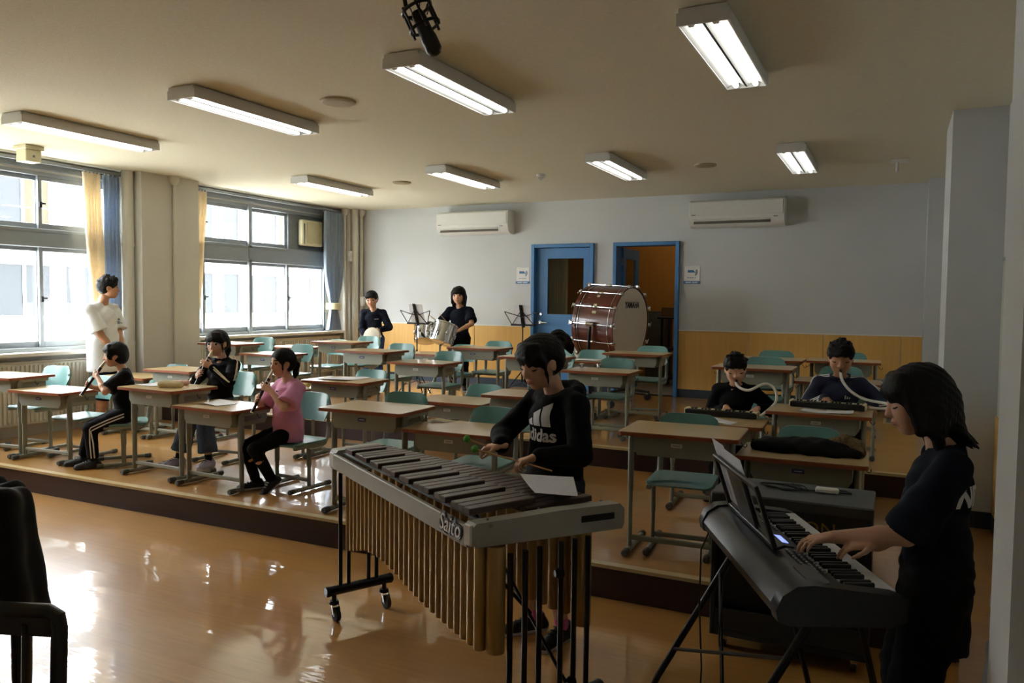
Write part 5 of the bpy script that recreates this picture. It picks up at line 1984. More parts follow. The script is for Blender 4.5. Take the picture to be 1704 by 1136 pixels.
# ------------------------------------------------------------------ things lying on desks
sheet('white sheet on the desk before the girl in pink', [(-4.75, 4.27, .797), (-4.50, 4.24, .797), (-4.47, 4.44, .797), (-4.73, 4.48, .797)], lift=.012, seed=1)
sheet('white music sheet at the left of the pencil case desk before the girl in glasses', [(-5.48, 4.33, .892), (-5.28, 4.33, .892), (-5.28, 4.53, .892), (-5.48, 4.53, .892)], lift=.006, seed=3)
sheet('white papers on the blue-tagged second-row desk right of the girl in pink', [(-4.60, 5.46, .892), (-4.28, 5.46, .892), (-4.22, 5.76, .892), (-4.50, 5.76, .892)], lift=.010, seed=5)
sheet('white sheet on the low back-row desk at the left foot of the bass drum', [(-3.08, 7.78, H2 + .613), (-2.82, 7.78, H2 + .613), (-2.82, 7.98, H2 + .613), (-3.08, 7.98, H2 + .613)], lift=.006, seed=6)
sheet('small cream leaflet on the far left corner of the low desk behind the marimba', [(-2.76, 4.40, .797), (-2.64, 4.42, .797), (-2.62, 4.50, .797), (-2.74, 4.48, .797)], M_CREAM, lift=.01, seed=7, lines=False)
sheet('crumpled white sheet before the keyboard harmonica of the boy in plain black', [(-1.16, 5.30, .797), (-.95, 5.27, .797), (-.93, 5.41, .797), (-1.13, 5.43, .797)], lift=.022, seed=8)
sheet('white folded sheet before the keyboard harmonica of the boy in navy, left half', [(-.56, 5.45, .892), (-.36, 5.44, .892), (-.35, 5.58, .892), (-.53, 5.59, .892)], M_PAPER2, lift=.012, seed=9)
sheet('white folded sheet before the keyboard harmonica of the boy in navy, right half', [(-.385, 5.46, .8945), (-.22, 5.46, .8945), (-.22, 5.62, .8945), (-.385, 5.61, .8945)], M_PAPER, lift=.010, seed=10)


def pencil_case(label, x, y, z, rot, m, L_=.23):
    p = thing('pencil_case', label, 'pencil case', (x, y, z), math.radians(rot))
    F = Field().cap((-L_ / 2 + .03, 0, .026), (L_ / 2 - .03, .004, .026), .027, .025, .01)
    F.cut((0, 0, .002), (0, 0, -1))
    np_obj('pouch', F.mesh(.004, (.0012, 90, 1)), m, p)
    MB().tube([(-L_ / 2 + .02, .0, .053), (0, .001, .056), (L_ / 2 - .02, .004, .051)], .003, 6).build('zip', M_WHITE2, p)
    MB().box((L_ / 2 - .015, .004, .05), (.014, .005, .004)).build('zip_pull', M_ALU, p, smooth=0)


pencil_case('cream pencil case lying on the tall desk before the girl in glasses', -5.10, 4.34, H1 + .705, 14, mat('case_cream', 'c9b788', .8))
pencil_case('cream pencil case on the low desk behind the girl in pink', -4.86, 5.56, H1 + .61, 5, mat('case_cream2', 'c3b070', .8))
cl = Field().ell((0, 0, .016), (.07, .045, .02)).ell((.05, .02, .02), (.05, .035, .024)).ell((-.05, .015, .014), (.05, .03, .016)).cut((0, 0, .002), (0, 0, -1))
o = np_obj('hand_towel', cl.mesh(.005, (.004, 70, 2)), mat('towel_pink', 'd2a59a', .9, var=.2, scale=30), None)
o.location = (-5.22, 4.52, H1 + .705)
tag(o, 'crumpled pinkish hand towel behind the pencil case of the girl in glasses', 'towel')
for k, (x, y) in enumerate(((-2.66, 6.98), (-2.50, 7.0))):
    e = thing('drum_key', ('small chrome metal bit on the desk right of the hooded girl, left one', 'small chrome metal bit on the desk right of the hooded girl, right one')[k], 'metal bit', (x, y, H2 + .61))
    MB().lathe((0, 0, 0), (0, 0, 1), [(0, .018), (.012, .02), (.03, .012), (.04, .012), (.045, .008)], 14).build('body', M_CHROME, e)
    MB().tube([(-.025, 0, .034), (.025, 0, .034)], .006, 8).build('wing', M_CHROME, e)

# black jacket with fur trimmed hood on the front right desk
jk = thing('jacket', 'crumpled black jacket with brown fur trim lying on the front right desk', 'jacket', (-.42, 4.52, H1 + .61))
F = Field()
rr = random.Random(4)
F.ell((-.12, .0, .022), (.16, .12, .045), Matrix.Rotation(.2, 3, 'Z'), .03)
F.ell((.05, .0, .022), (.18, .115, .055), Matrix.Rotation(-.15, 3, 'Z'), .03)
F.ell((.19, .0, .012), (.12, .10, .032), None, .03)
for (a, c, r) in (((-.25, -.05, .02), (.02, .05, .062), .020), ((-.10, -.09, .02), (.12, .06, .068), .018), ((.0, -.10, .02), (.22, .02, .04), .018), ((-.22, .06, .03), (-.02, .09, .04), .018), ((.10, -.10, .012), (.27, -.06, .012), .016)):
    F.cap(a, c, r, r * .7, .022)
F.cut((0, 0, .002), (0, 0, -1))
np_obj('cloth', F.mesh(.006, (.0045, 45, 3)), mat('jacket_black', '060708', .9, var=.3, scale=20, spec=.2), jk)
F = Field().path([(.14, .04, .05), (.20, .06, .062), (.26, .03, .045), (.29, -.02, .02)], [.028, .038, .036, .022], .02)
F.cut((0, 0, .002), (0, 0, -1))
np_obj('fur_trim', F.mesh(.005, (.005, 240, 5)), mat('fur_brown', '6f5a3c', .95, var=.4, scale=120, bump=1.0), jk)
MB().tube([(-.22, -.06, .025), (-.10, -.075, .032), (.05, -.085, .028), (.15, -.08, .02)], .003, 6).build('zip', M_BLKMET, jk)

# ------------------------------------------------------------------ left foreground: draped stand and a black chair
dc = thing('draped_stand', 'tall black cloth draped over a stand at the left edge of the photo', 'covered stand', (-2.485, 1.34, 0))
F = Field()
F.ell((-.0, .0, .85), (.26, .16, .22), None, .03)
for i in range(12):
    a = 2 * PI * i / 12
    F.cap((.24 * math.cos(a), .12 * math.sin(a), 1.015), (.325 * math.cos(a) + .012 * (i % 2), .17 * math.sin(a), .50), .032, .042, .04)
F.cap((-.24, 0, 1.02), (.235, 0, 1.015), .042, None, .03)
F.cut((0, 0, .625), (.14, 0, -1))
np_obj('cloth', F.mesh(.010, (.003, 20, 1)), mat('drape_black', '08090a', .85, var=.3, sheen=.1), dc)
for x in (-.22, .12):
    for y in (-.1, .1):
        MB().cyl((x, y, 0), (x, y, .85), .016).build('leg', M_BLKMET, dc)
MB().box((-.05, 0, .05), (.36, .24, .03), b=.004).build('base', M_BLKMET, dc, smooth=0)
fc = thing('black_chair', 'black framed chair back cut by the lower left corner of the photo', 'chair', (-2.05, 1.02, 0), math.radians(21))
MB().tube([(-.20, .20, .0), (-.20, .20, .46), (-.20, .215, .73), (-.195, .215, .762), (-.17, .216, .775), (.17, .216, .775), (.195, .215, .762), (.20, .215, .73), (.20, .20, .46), (.20, .20, .0)], .021, 10, flat=(1.1, .9)).box((0, .216, .745), (.37, .022, .075), b=.006).build('back_frame', M_BLACK, fc)
for x in (-.10, .01, .11):
    MB().tube([(x, .205, .50), (x, .215, .74)], .014, 8, flat=(1.4, .6)).build('slat', M_BLACK, fc)
MB().box((0, .02, .455), (.42, .40, .035), b=.012).build('seat', M_BLACK, fc, smooth=0)
for x in (-.19, .19):
    MB().cyl((x, -.16, 0), (x, -.16, .44), .016).build('front_leg', M_BLACK, fc)
MB().tube([(-.2, .205, .52), (.2, .205, .52)], .014, 8).build('lower_rail', M_BLACK, fc)

# ------------------------------------------------------------------ bin with a clear bag at the right wall
bn = thing('waste_bin', 'pale bin lined with a clear plastic bag beside the right pillar', 'bin', (.48, 3.05, 0))
MB().lathe((0, 0, 0), (0, 0, 1), [(0, .12), (.01, .13), (.40, .155), (.41, .16), (.42, .155), (.41, .145), (.02, .12)], 28).build('bucket', mat('bin_grey', 'a5adb3', .5), bn)
F = Field()
F.cap((0, 0, .30), (.0, 0, .52), .168, .15, .04)
F.ell((-.03, 0, .60), (.12, .12, .06), None, .04)
F.cut((0, 0, .27), (0, 0, -1))
m = mat('bag_film', 'c9ced6', .3, var=.1, scale=20)
nt = m.node_tree
tr = nt.nodes.new('ShaderNodeBsdfTransparent')
mx = nt.nodes.new('ShaderNodeMixShader')
mx.inputs[0].default_value = .45
nt.links.new(tr.outputs[0], mx.inputs[1])
nt.links.new(nt.nodes['Principled BSDF'].outputs[0], mx.inputs[2])
nt.links.new(mx.outputs[0], nt.nodes['Material Output'].inputs['Surface'])
np_obj('plastic_bag', F.mesh(.009, (.008, 45, 2)), m, bn)
MB().ball((-.02, 0, .44), .11, mat('rubbish', 'b08a8c', .8, var=.3, scale=12), 12, (1, 1, .7)).build('rubbish', None, bn)

# ------------------------------------------------------------------ people and what they hold
C_BLK = mat('cloth_black', '0a0b0e', .9, var=.2, scale=30, spec=.2)
C_NAVY = mat('cloth_navy', '0e1322', .9, var=.15, scale=30, spec=.2)
C_NAVYB = mat('cloth_track_navy', '1b2547', .7, var=.12, scale=30)
C_WHT = mat('cloth_white', 'e2e4e4', .85, var=.03, scale=20)
C_PINK = mat('cloth_pink', 'd48fb0', .85, var=.06, scale=14)
C_DENIM = mat('denim', '3f4a5c', .85, var=.25, scale=60)
C_BLUEJ = mat('denim_blue', '2c4a80', .85, var=.25, scale=60)
C_DSHORT = mat('denim_dark', '1c2536', .85, var=.25, scale=60)
S_BLK = mat('shoe_black', '0f1013', .6)
S_LAV = mat('shoe_lavender', 'b9b6cf', .6)
S_SOLEW = mat('sole_white', 'c9c9c9', .6)
S_SOLED = mat('sole_dark', '1c1c1d', .6)
SK_PINK = mat('sock_pink', 'd7699f', .85)
SK_BLK = mat('sock_black', '14151a', .85)
M_STRIPE = mat('stripe_white', 'dfe0e2', .7, var=.02)
M_REC = mat('recorder_brown', '1d1614', .3, var=.1)
M_IVORY = mat('ivory', 'e0d2ac', .4, var=.02)
M_STICK = mat('stick_wood', 'b98c52', .5, var=.1)


def recorder(label, P, end, L_=.325):
    mo = P['root'].matrix_basis @ P['Hd'](0, .40, -.275)
    e = P['root'].matrix_basis @ Vector(end)
    u = (e - mo).normalized()
    r = thing('recorder', label, 'recorder', mo)
    MB().lathe((0, 0, 0), u, [(-.012, .006), (0, .0085), (.035, .0125), (.045, .0140), (.052, .013)], 14).build('mouthpiece', M_IVORY, r)
    MB().lathe(u * .05, u, [(0, .0130), (.05, .0125), (.055, .0155), (.075, .0155), (.08, .0120), (.20, .0105)], 14).build('body', M_REC, r)
    MB().lathe(u * .25, u, [(0, .013), (.012, .013), (.014, .010), (.05, .0105), (.07, .013)], 14).build('foot_joint', M_REC, r)
    MB().lathe(u * .128, u, [(0, .0125), (.003, .0160), (.007, .0160), (.010, .0125)], 14).lathe(u * .318, u, [(0, .0135), (.004, .0142), (.010, .013)], 14).build('rings', M_IVORY, r)
    return r


def ears_ok():
    pass


# 1 the man in a white T-shirt
P = person('man in white T-shirt and dark shorts standing by the left window, hands clasped', (-7.53, 5.56, H1), 288, 1.62,
           dict(pelvis=(0, 0, .515 * 1.62), lean=(0, 0, 0), head=(36, 0, 0),
                R=dict(w=(.055, .185, .80), d=(-.75, .2, -.6), n=(-.3, -1, 0), el=(.8, -.6, -.3), curl=.4, world=0),
                L=dict(w=(-.05, .20, .795), d=(.75, .1, -.6), n=(.3, -1, 0), el=(-.8, -.6, -.3), curl=.4, world=0),
                Rf=dict(a=(.10, 0, .073), yaw=-8), Lf=dict(a=(-.10, .02, .073), yaw=8)),
           dict(adult=1, wide=1.12, skin=M_SKIN2, hair='man', hairline=.10, spiky=1,
                top=dict(mat=C_WHT, name='t_shirt', sleeve=.86, flare=1.25, loose=1.8, hem=.13, wr=.005),
                bottom=dict(mat=C_NAVY, len=1.3, loose=.8, flare=1.5, name='shorts'), shoe=dict(mat=S_BLK, sole=S_SOLEW)))
b = MB()
for (x, z, w, h) in ((.072, .208, .030, .012), (.066, .194, .022, .006), (.072, .183, .026, .010)):
    b.add([P['T'](-x - w / 2, .25, z), P['T'](-x + w / 2, .25, z), P['T'](-x + w / 2, .25, z + h * .6), P['T'](-x - w / 2, .25, z + h * .6)], [(0, 1, 2, 3)])
me = b.build('chest_print', mat('print_green', '3a5a58', .7), P['root'], smooth=0)
drape(me.data, P['shirt'], P['RT'] @ Vector((0, -1, 0)), .003, .40)

# 2 seated girl in track trousers, profile to the left
R1 = (-5.83, 4.47, H1)
P = person('girl in black T-shirt and striped black track pants seated at left playing a recorder', R1, 143, 1.18,
           dict(pelvis=(0, -.03, .435), lean=(4, 0, 0), head=(0, 4, 0), rec=(0.0, .345, .535),
                Rf=dict(a=(.07, .30, .056), yaw=-4), Lf=dict(a=(-.07, .22, .056), yaw=6)),
           dict(hair='mop', hairline=.12, fringe=.05, skin=M_SKIN, wide=1.0,
                top=dict(mat=C_BLK, name='t_shirt', sleeve=.85, flare=1.2, loose=1.5, hem=.0, wr=.003),
                bottom=dict(mat=C_BLK, len=1.9, loose=1.4), shoe=dict(mat=S_BLK, sole=S_SOLED, lace=M_BLACK, sock=SK_BLK)))
recorder('dark recorder with ivory mouthpiece played by the girl in striped track pants', P, (0, .345, .535))
h_, k_, an = P['leg'][-1][:3]
for off in (-.012, .012):
    pts = [h_ + Vector((-.05, .02, off)), h_.lerp(k_, .55) + Vector((-.05, 0, off + .01)), k_ + Vector((-.04, off * .3, off)), k_.lerp(an, .4) + Vector((-.03, off, 0)), k_.lerp(an, .88) + Vector((-.03, off, 0))]
    v, f = band(P['trousers'], pts, (-1, 0, 0), .010)
    MB().add(v, f).build('side_stripe', M_STRIPE, P['root'])
chair(-5.87, 4.52, H1, -37, 0, 'teal chair under the girl in striped track pants, grey legs toward the step edge')

# 3 girl in glasses and black track jacket
R2 = (-5.26, 5.0, H1)
P = person('girl with glasses and black white-striped track jacket seated playing a recorder', R2, 186, 1.28,
           dict(pelvis=(0, 0, .482), lean=(-2, 0, 0), head=(8, 4, 0), rec=(.02, .27, .70),
                Rf=dict(a=(.16, .33, .062), yaw=-10, tip=0), Lf=dict(a=(-.13, .30, .062), yaw=8)),
           dict(hair='tied', hairline=.14, fringe=.10, tail=[(0, -.42, .10, .12), (-.10, -.52, -.05, .13), (-.12, -.50, -.35, .11), (-.12, -.46, -.62, .04)],
                top=dict(mat=C_BLK, name='track_jacket', sleeve=1.93, loose=1.5, hem=.02, collar=1, wr=.004, cuff=1),
                bottom=dict(mat=C_DENIM, len=1.78, loose=2.2, flare=1.55, name='jeans'), shoe=dict(mat=S_LAV, sole=S_SOLEW, lace=SK_BLK, sock=SK_BLK)))
recorder('dark recorder with ivory mouthpiece played by the girl in glasses', P, (.02, .27, .70))
g = MB()
hh = P['hh']
for s in (-1, 1):
    pts = [P['Hd'](s * .165 + .125 * math.cos(a), .43 - .05 * abs(math.cos(a)), -.01 + .095 * math.sin(a)) for a in [2 * PI * i / 20 for i in range(21)]]
    g.tube(pts, .0018, 6)
    g.tube([P['Hd'](s * .29, .40, .01), P['Hd'](s * .37, .20, .01), P['Hd'](s * .375, -.02, .0)], .0016, 6)
g.tube([P['Hd'](-.045, .44, .0), P['Hd'](.045, .44, .0)], .0018, 6)
g.build('eyeglasses', M_ALU, P['root'])
a, e, w = P['arm'][-1][:3]
for off in (-.010, .010):
    pts = [P['T'](-.06, -.02, .315), a + Vector((-.03, 0, .03)), a.lerp(e, .5) + Vector((-.03, off, 0)), e + Vector((-.02, off, -.01)), e.lerp(w, .5) + Vector((-.02, off * .5, off - .01)), e.lerp(w, .9) + Vector((-.01, 0, off))]
    outs = [Vector((-.4, .1, 1)), Vector((-.8, .2, .7)), Vector((-1, .35, .1)), Vector((-.8, .6, -.25)), Vector((-.5, .9, .1)), Vector((-.4, .9, .2))]
    v, f = band(P['shirt'], pts, outs, .010, n=36)
    MB().add(v, f).build('sleeve_stripe', mat('stripe_cream', 'd6ccb0', .7), P['root'])
a, e, w = P['arm'][1][:3]
pts = [a + Vector((.03, 0, .03)), a.lerp(e, .5), e, e.lerp(w, .9)]
v, f = band(P['shirt'], pts, [Vector((.8, .2, .7)), Vector((1, .3, 0)), Vector((.8, .6, -.2)), Vector((.5, .9, .1))], .018, n=30)
MB().add(v, f).build('sleeve_stripe', MATS['stripe_cream'], P['root'])
chair(-5.24, 5.03, H1, 4, 1, 'teal chair under the girl in glasses and track jacket')

# 4 girl in pink
R3 = (-4.03, 4.48, H1)
P = person('girl in pink T-shirt and black trousers seated playing a recorder', R3, 162, 1.20,
           dict(pelvis=(0, 0, .432), lean=(0, 0, 0), head=(2, 2, 0), rec=(.03, .245, .64),
                Rf=dict(a=(.13, .19, .060), yaw=-8, tip=0, kn=(.3, 1, 0)), Lf=dict(a=(-.01, .14, .085), yaw=6, tip=32, kn=(.2, 1, 0))),
           dict(hair='tied', hairline=.22, tail=[(0, -.45, .02, .11), (-.03, -.56, -.12, .12), (-.04, -.52, -.42, .09), (-.04, -.46, -.62, .03)],
                top=dict(mat=C_PINK, name='t_shirt', sleeve=.84, flare=1.3, loose=2.0, hem=.06, wr=.0045),
                bottom=dict(mat=C_BLK, len=2.0, loose=.4), shoe=dict(mat=S_BLK, sole=S_SOLEW, lace=M_WHITE)))
recorder('dark recorder with ivory mouthpiece played by the girl in pink', P, (.03, .245, .64))
sw_ = []
for i in range(9):
    t = i / 8
    sw_.append((-.022 + .05 * t, -.004 + .012 * t * t + .010 * (1 - t) ** 3, .008 * math.sin(PI * min(1, t * 1.15 + .02)) + .001))
b = MB()
v, f = [], []
for (x, z, w_) in sw_:
    v += [P['T'](0, 0, .252) + Vector((-x, .25, z - w_ / 2)), P['T'](0, 0, .252) + Vector((-x, .25, z + w_ / 2))]
for i in range(8):
    f.append((2 * i, 2 * i + 1, 2 * i + 3, 2 * i + 2))
me = b.add(v, f).build('chest_emblem', C_BLK, P['root'], smooth=0)
for q in me.data.vertices:
    hit = P['shirt'].ray_cast(q.co, Vector((0, -1, 0)))
    if hit[0] is not None:
        q.co = hit[0] + Vector((0, .004, 0))
chair(-4.02, 4.53, H1, -4, 0, 'teal chair under the girl in pink')

# 5 girl at the marimba
P = person('girl in black hoodie with white lettering standing at the marimba holding mallets', (-1.43, 3.42, 0), 155, 1.425,
           dict(pelvis=(0, 0, .512 * 1.425), lean=(2, 0, 0), head=(0, 18, 0),
                R=dict(w=(-1.605, 3.19, .935), d=(-.80, -.12, -.12), n=(-.15, .1, -1), el=(-.9, .3, -.6), curls=(.72, .8, .85, .9), thumb=.55),
                L=dict(w=(-1.375, 3.085, .925), d=(-.75, -.42, -.22), n=(-.15, -.1, -1), el=(.7, .2, -.7), curls=(.62, .75, .85, .9), thumb=.5),
                Rf=dict(a=(.085, .05, .064), yaw=-14), Lf=dict(a=(-.085, .02, .064), yaw=12)),
           dict(hair='tied', hairline=.13, fringe=.11, eyes='down', skin=mat('skin_shade', 'c99a7c', .5, var=.05),
                tail=[(0, -.40, .22, .15), (0, -.58, .28, .16), (0, -.72, .18, .12), (-.02, -.80, .02, .07), (-.02, -.80, -.12, .02)],
                top=dict(mat=C_BLK, name='hoodie', sleeve=1.92, loose=1.8, hem=.09, hood=1, wr=.002, cuff=1),
                bottom=dict(mat=C_DSHORT, len=1.12, loose=2.0, flare=1.5, name='shorts'), shoe=dict(mat=S_BLK, sole=S_SOLEW, sock=SK_PINK, lace=M_BLACK)), hv=.0045, cv=.0065)
b = MB()
T0 = P['T'](0, 0, .200)
U = P['RT'] @ Vector((0, 0, 1))
dn = P['RT'] @ Vector((0, -1, 0))


def grid_quad(b, q, n=6):
    A, B, C, D = [T0 + Vector((-x, .3, 0)) + U * z for (x, z) in q]
    v = [A.lerp(B, i / n).lerp(D.lerp(C, i / n), j / n) for j in range(n + 1) for i in range(n + 1)]
    f = [(j * (n + 1) + i, j * (n + 1) + i + 1, (j + 1) * (n + 1) + i + 1, (j + 1) * (n + 1) + i) for j in range(n) for i in range(n)]
    b.add(v, f)


for q in (((-.072, .0), (-.030, .0), (-.040, .034), (-.074, .018)), ((-.022, .0), (.022, .0), (.008, .078), (-.034, .055)), ((.030, .0), (.076, .0), (.062, .108), (.018, .086))):
    b = MB()
    grid_quad(b, q)
    me = b.build('chest_bar', M_STRIPE, P['root'], smooth=0)
    drape(me.data, P['shirt'], dn, .004)
me = text_mesh('adidas', .082, 0, .0025)
bm = bmesh.new()
bm.from_mesh(me)
for _ in range(2):
    bmesh.ops.subdivide_edges(bm, edges=[e for e in bm.edges if e.calc_length() > .012], cuts=1)
bmesh.ops.triangulate(bm, faces=bm.faces)
bm.to_mesh(me)
bm.free()
for v in me.vertices:
    v.co = T0 + Vector((-v.co.x * .95, .3, 0)) + U * (v.co.y - .045)
drape(me, P['shirt'], dn, .004)
me.materials.clear()
me.materials.append(M_STRIPE)
obj('chest_lettering', me, P['root'])


def mallet(label, head, tail):
    h_, t = Vector(head), Vector(tail)
    m = thing('mallet', label, 'mallet', head)
    MB().cyl((0, 0, 0), t - h_, .0042, .0038, 8).build('shaft', M_STICK, m)
    MB().ball((0, 0, 0), .0175, mat('yarn_green', '63b54c', .85, var=.2, scale=60, bump=.5, bscale=200), 16, (1, 1, 1.05)).build('yarn_head', None, m)


RW = Vector((-1.605, 3.19, .935)) + Vector((-.80, -.12, -.12)).normalized() * .085
LW = Vector((-1.375, 3.085, .925)) + Vector((-.75, -.42, -.22)).normalized() * .085
mallet('green headed mallet in the right hand of the girl at the marimba, upper one', (-1.732, 3.097, .970), RW + Vector((.06, .05, -.02)))
mallet('green headed mallet held in the left hand of the girl at the marimba, lower one', (-1.684, 3.085, .930), (-1.28, 3.024, .885))

# 6 boy in plain black with keyboard harmonica
R6 = (-1.03, 5.95, H1)
P = person('boy in plain black shirt seated with keyboard harmonica, tube in his mouth', R6, 178, 1.25,
           dict(pelvis=(0, -.02, .435), lean=(14, 0, 0), head=(16, 14, 2),
                R=dict(w=(-1.08, 5.80, .845), d=(.15, -1, -.25), n=(0, -.2, -1), el=(-.9, .5, -.6), curl=.42, thumb=.2),
                L=dict(w=(-.86, 5.78, .85), d=(-.15, -1, -.2), n=(0, -.2, -1), el=(.9, .5, -.6), curl=.5, thumb=.3),
                Rf=dict(a=(.10, .24, .058), yaw=-5), Lf=dict(a=(-.10, .24, .058), yaw=5)),
           dict(hair='short', spiky=1, hairline=.30, fringe=-.06, eyes='down',
                top=dict(mat=C_BLK, name='shirt', sleeve=1.93, loose=1.6, hem=.03, collar=1, wr=.0035),
                bottom=dict(mat=C_BLK, len=1.95, loose=1.5), shoe=dict(mat=S_BLK, sole=S_SOLED)))
M6 = P['root'].matrix_basis @ P['Hd'](0, .40, -.275)
chair(-1.05, 6.0, H1, -2, 0, 'teal chair under the boy in plain black with keyboard harmonica')

# 7 boy in navy track top
R7 = (-.33, 6.03, H1)
P7 = person('boy in navy track top with white sleeve stripes seated with keyboard harmonica', R7, 180, 1.35,
            dict(pelvis=(0, -.02, .488), lean=(10, 0, 0), head=(4, 12, 0),
                 R=dict(w=(-.41, 5.86, .945), d=(.05, -1, -.25), n=(0, -.2, -1), el=(-.9, .5, -.6), curl=.42, thumb=.2),
                 L=dict(w=(-.12, 5.90, .90), d=(.1, -.9, -.3), n=(0, -.2, -1), el=(.9, .5, -.6), curl=.3, thumb=.3),
                 Rf=dict(a=(.10, .24, .064), yaw=-5), Lf=dict(a=(-.14, .16, .064), yaw=5)),
            dict(hair='short', spiky=1, hairline=.30, fringe=-.06, eyes='down', skin=M_SKIN2,
                 top=dict(mat=C_NAVYB, name='track_top', sleeve=1.94, loose=1.6, hem=.03, collar=1, wr=.0035, cuff=1),
                 bottom=dict(mat=C_BLK, len=1.95, loose=1.6), shoe=dict(mat=S_BLK, sole=S_SOLED)))
P = P7
for s in (1, -1):
    a, e, w = P['arm'][s][:3]
    for off in (-.017, 0, .017):
        pts = [P['T'](s * .05, off / 1.4 * .8, .318), a + Vector((0, off, .04)), a.lerp(e, .5) + Vector((s * .03, off, 0)), e + Vector((s * .03, off, 0)), e.lerp(w, .55) + Vector((s * .02, 0, off)), e.lerp(w, .9) + Vector((s * .01, 0, off))]
        outs = [Vector((s * .3, 0, 1)), Vector((s * .6, 0, 1)), Vector((s, .05, .15)), Vector((s, .2, -.1)), Vector((s, .5, .2)), Vector((s, .5, .3))]
        v, f = band(P['shirt'], pts, outs, .009, n=36)
        MB().add(v, f).build('sleeve_stripe', M_STRIPE, P['root'])
b = MB()
for i, hgt in enumerate((.008, .014, .020)):
    x = .05 + i * -.010
    b.add([P['T'](-x - .003, .25, .215), P['T'](-x + .003, .25, .215), P['T'](-x + .001, .25, .215 + hgt), P['T'](-x - .005, .25, .215 + hgt)], [(0, 1, 2, 3)])
me = b.build('chest_emblem', M_STRIPE, P['root'], smooth=0)
drape(me.data, P['shirt'], P['RT'] @ Vector((0, -1, 0)), .003, .33)
M7 = P['root'].matrix_basis @ P['Hd'](0, .40, -.275)
chair(-.37, 6.09, H1, 0, 1, 'teal chair under the boy in navy track top')


def melodica(label, a, c, mouth, side, tube_mid):
    a, c = Vector(a), Vector(c)
    u = (c - a).normalized()
    L_ = (c - a).length
    m = thing('keyboard_harmonica', label, 'keyboard harmonica', (a + c) / 2, math.atan2(u.y, u.x))
    MB().box((0, -.02, .022), (L_, .055, .040), b=.008).build('case', M_BLACK, m, smooth=0)
    n = 19
    p = (L_ - .05) / n
    b = MB()
    for i in range(n):
        b.box((-L_ / 2 + .025 + (i + .5) * p, .022, .034), (p - .0015, .07, .018), b=.002)
    b.build('white_keys', M_IVORY, m, smooth=0)['kind'] = 'stuff'
    b = MB()
    for i in range(n - 1):
        if bl[i % 7]:
            b.box((-L_ / 2 + .025 + (i + 1) * p, .004, .046), (p * .55, .045, .010), b=.0015)
    b.build('black_keys', M_BLACK, m, smooth=0)['kind'] = 'stuff'
    for s in (-1, 1):
        MB().box((s * (L_ / 2 - .008), .005, .026), (.024, .095, .044), b=.006).build('end_cap', M_IVORY, m, smooth=0)
    MI = (Matrix.Translation((a + c) / 2) @ Matrix.Rotation(math.atan2(u.y, u.x), 4, 'Z')).inverted()
    pts = [MI @ Vector(q) for q in tube_mid]
    # smooth the hose
    sm = []
    for i in range(len(pts) - 1):
        p0, p1, p2, p3 = pts[max(i - 1, 0)], pts[i], pts[i + 1], pts[min(i + 2, len(pts) - 1)]
        for k in range(6):
            t = k / 6
            sm.append(.5 * ((2 * p1) + (p2 - p0) * t + (2 * p0 - 5 * p1 + 4 * p2 - p3) * t * t + (3 * p1 - p0 - 3 * p2 + p3) * t ** 3))
    sm.append(pts[-1])
    MB().tube(sm, .0095, 10).build('blowing_hose', M_WHITE, m)
    MB().lathe(MI @ Vector(mouth), (pts[1] - pts[0]), [(-.012, .006), (0, .010), (.018, .011)], 10).build('mouthpiece', M_BLACK, m)


melodica('black keyboard harmonica on the low desk of the boy in plain black', (-1.34, 5.66, H1 + .612), (-.83, 5.64, H1 + .612), M6, 1,
         [M6, M6 + Vector((.02, -.035, -.035)), M6 + Vector((.10, -.06, -.055)), M6 + Vector((.20, -.05, -.005)), M6 + Vector((.265, -.04, -.03)), M6 + Vector((.285, -.05, -.12)), (-.79, 5.64, .84), (-.82, 5.64, .82)])
melodica('black keyboard harmonica on the tall desk of the boy in navy track top', (-.63, 5.74, H1 + .707), (-.15, 5.71, H1 + .707), M7, 1,
         [M7, M7 + Vector((.015, -.04, -.06)), M7 + Vector((.07, -.05, -.13)), M7 + Vector((.16, -.05, -.18)), (-.02, 5.74, .945), (.05, 5.72, .925), (-.04, 5.70, .915), (-.13, 5.71, .913)])

# 8 boy with the hand drum
P = person('boy in dark sweater and jeans standing at the back left with a hand drum', (-6.54, 9.0, H2), 205, 1.33,
           dict(pelvis=(0, 0, .514 * 1.33), lean=(5, 0, 0), head=(0, 10, 4),
                R=dict(w=(.07, .20, .69), d=(-.55, .45, .2), n=(-.6, .5, -.3), el=(.9, -.5, -.4), curl=.35, world=0),
                L=dict(w=(-.11, .23, .81), d=(.75, .4, .15), n=(.1, -.2, -1), el=(-.9, -.5, -.4), curl=.3, world=0),
                Rf=dict(a=(.08, .02, .062), yaw=-8), Lf=dict(a=(-.08, .0, .062), yaw=8)),
           dict(hair='short', hairline=.26, fringe=-.04, top=dict(mat=C_NAVY, name='sweater', sleeve=1.95, loose=1.6, hem=.03, wr=.003),
                bottom=dict(mat=C_BLUEJ, len=1.95, loose=1.8, flare=1.2, name='jeans'), shoe=dict(mat=S_BLK, sole=S_SOLEW)))
b = MB()
for i in range(4):
    x = -.045 - (i - 1.5) * .011
    b.add([P['T'](x - .004, .25, .216), P['T'](x + .004, .25, .216), P['T'](x + .004, .25, .224), P['T'](x - .004, .25, .224)], [(0, 1, 2, 3)])
me = b.build('chest_print', M_STRIPE, P['root'], smooth=0)
drape(me.data, P['shirt'], P['RT'] @ Vector((0, -1, 0)), .003, .33)
c = P['root'].matrix_basis @ Vector((-.035, .285, .735))
hd = thing('hand_drum', 'round cream hand drum held by the boy at the back left', 'hand drum', c)
ax = (P['root'].matrix_basis.to_3x3() @ Vector((.25, .93, .22))).normalized()
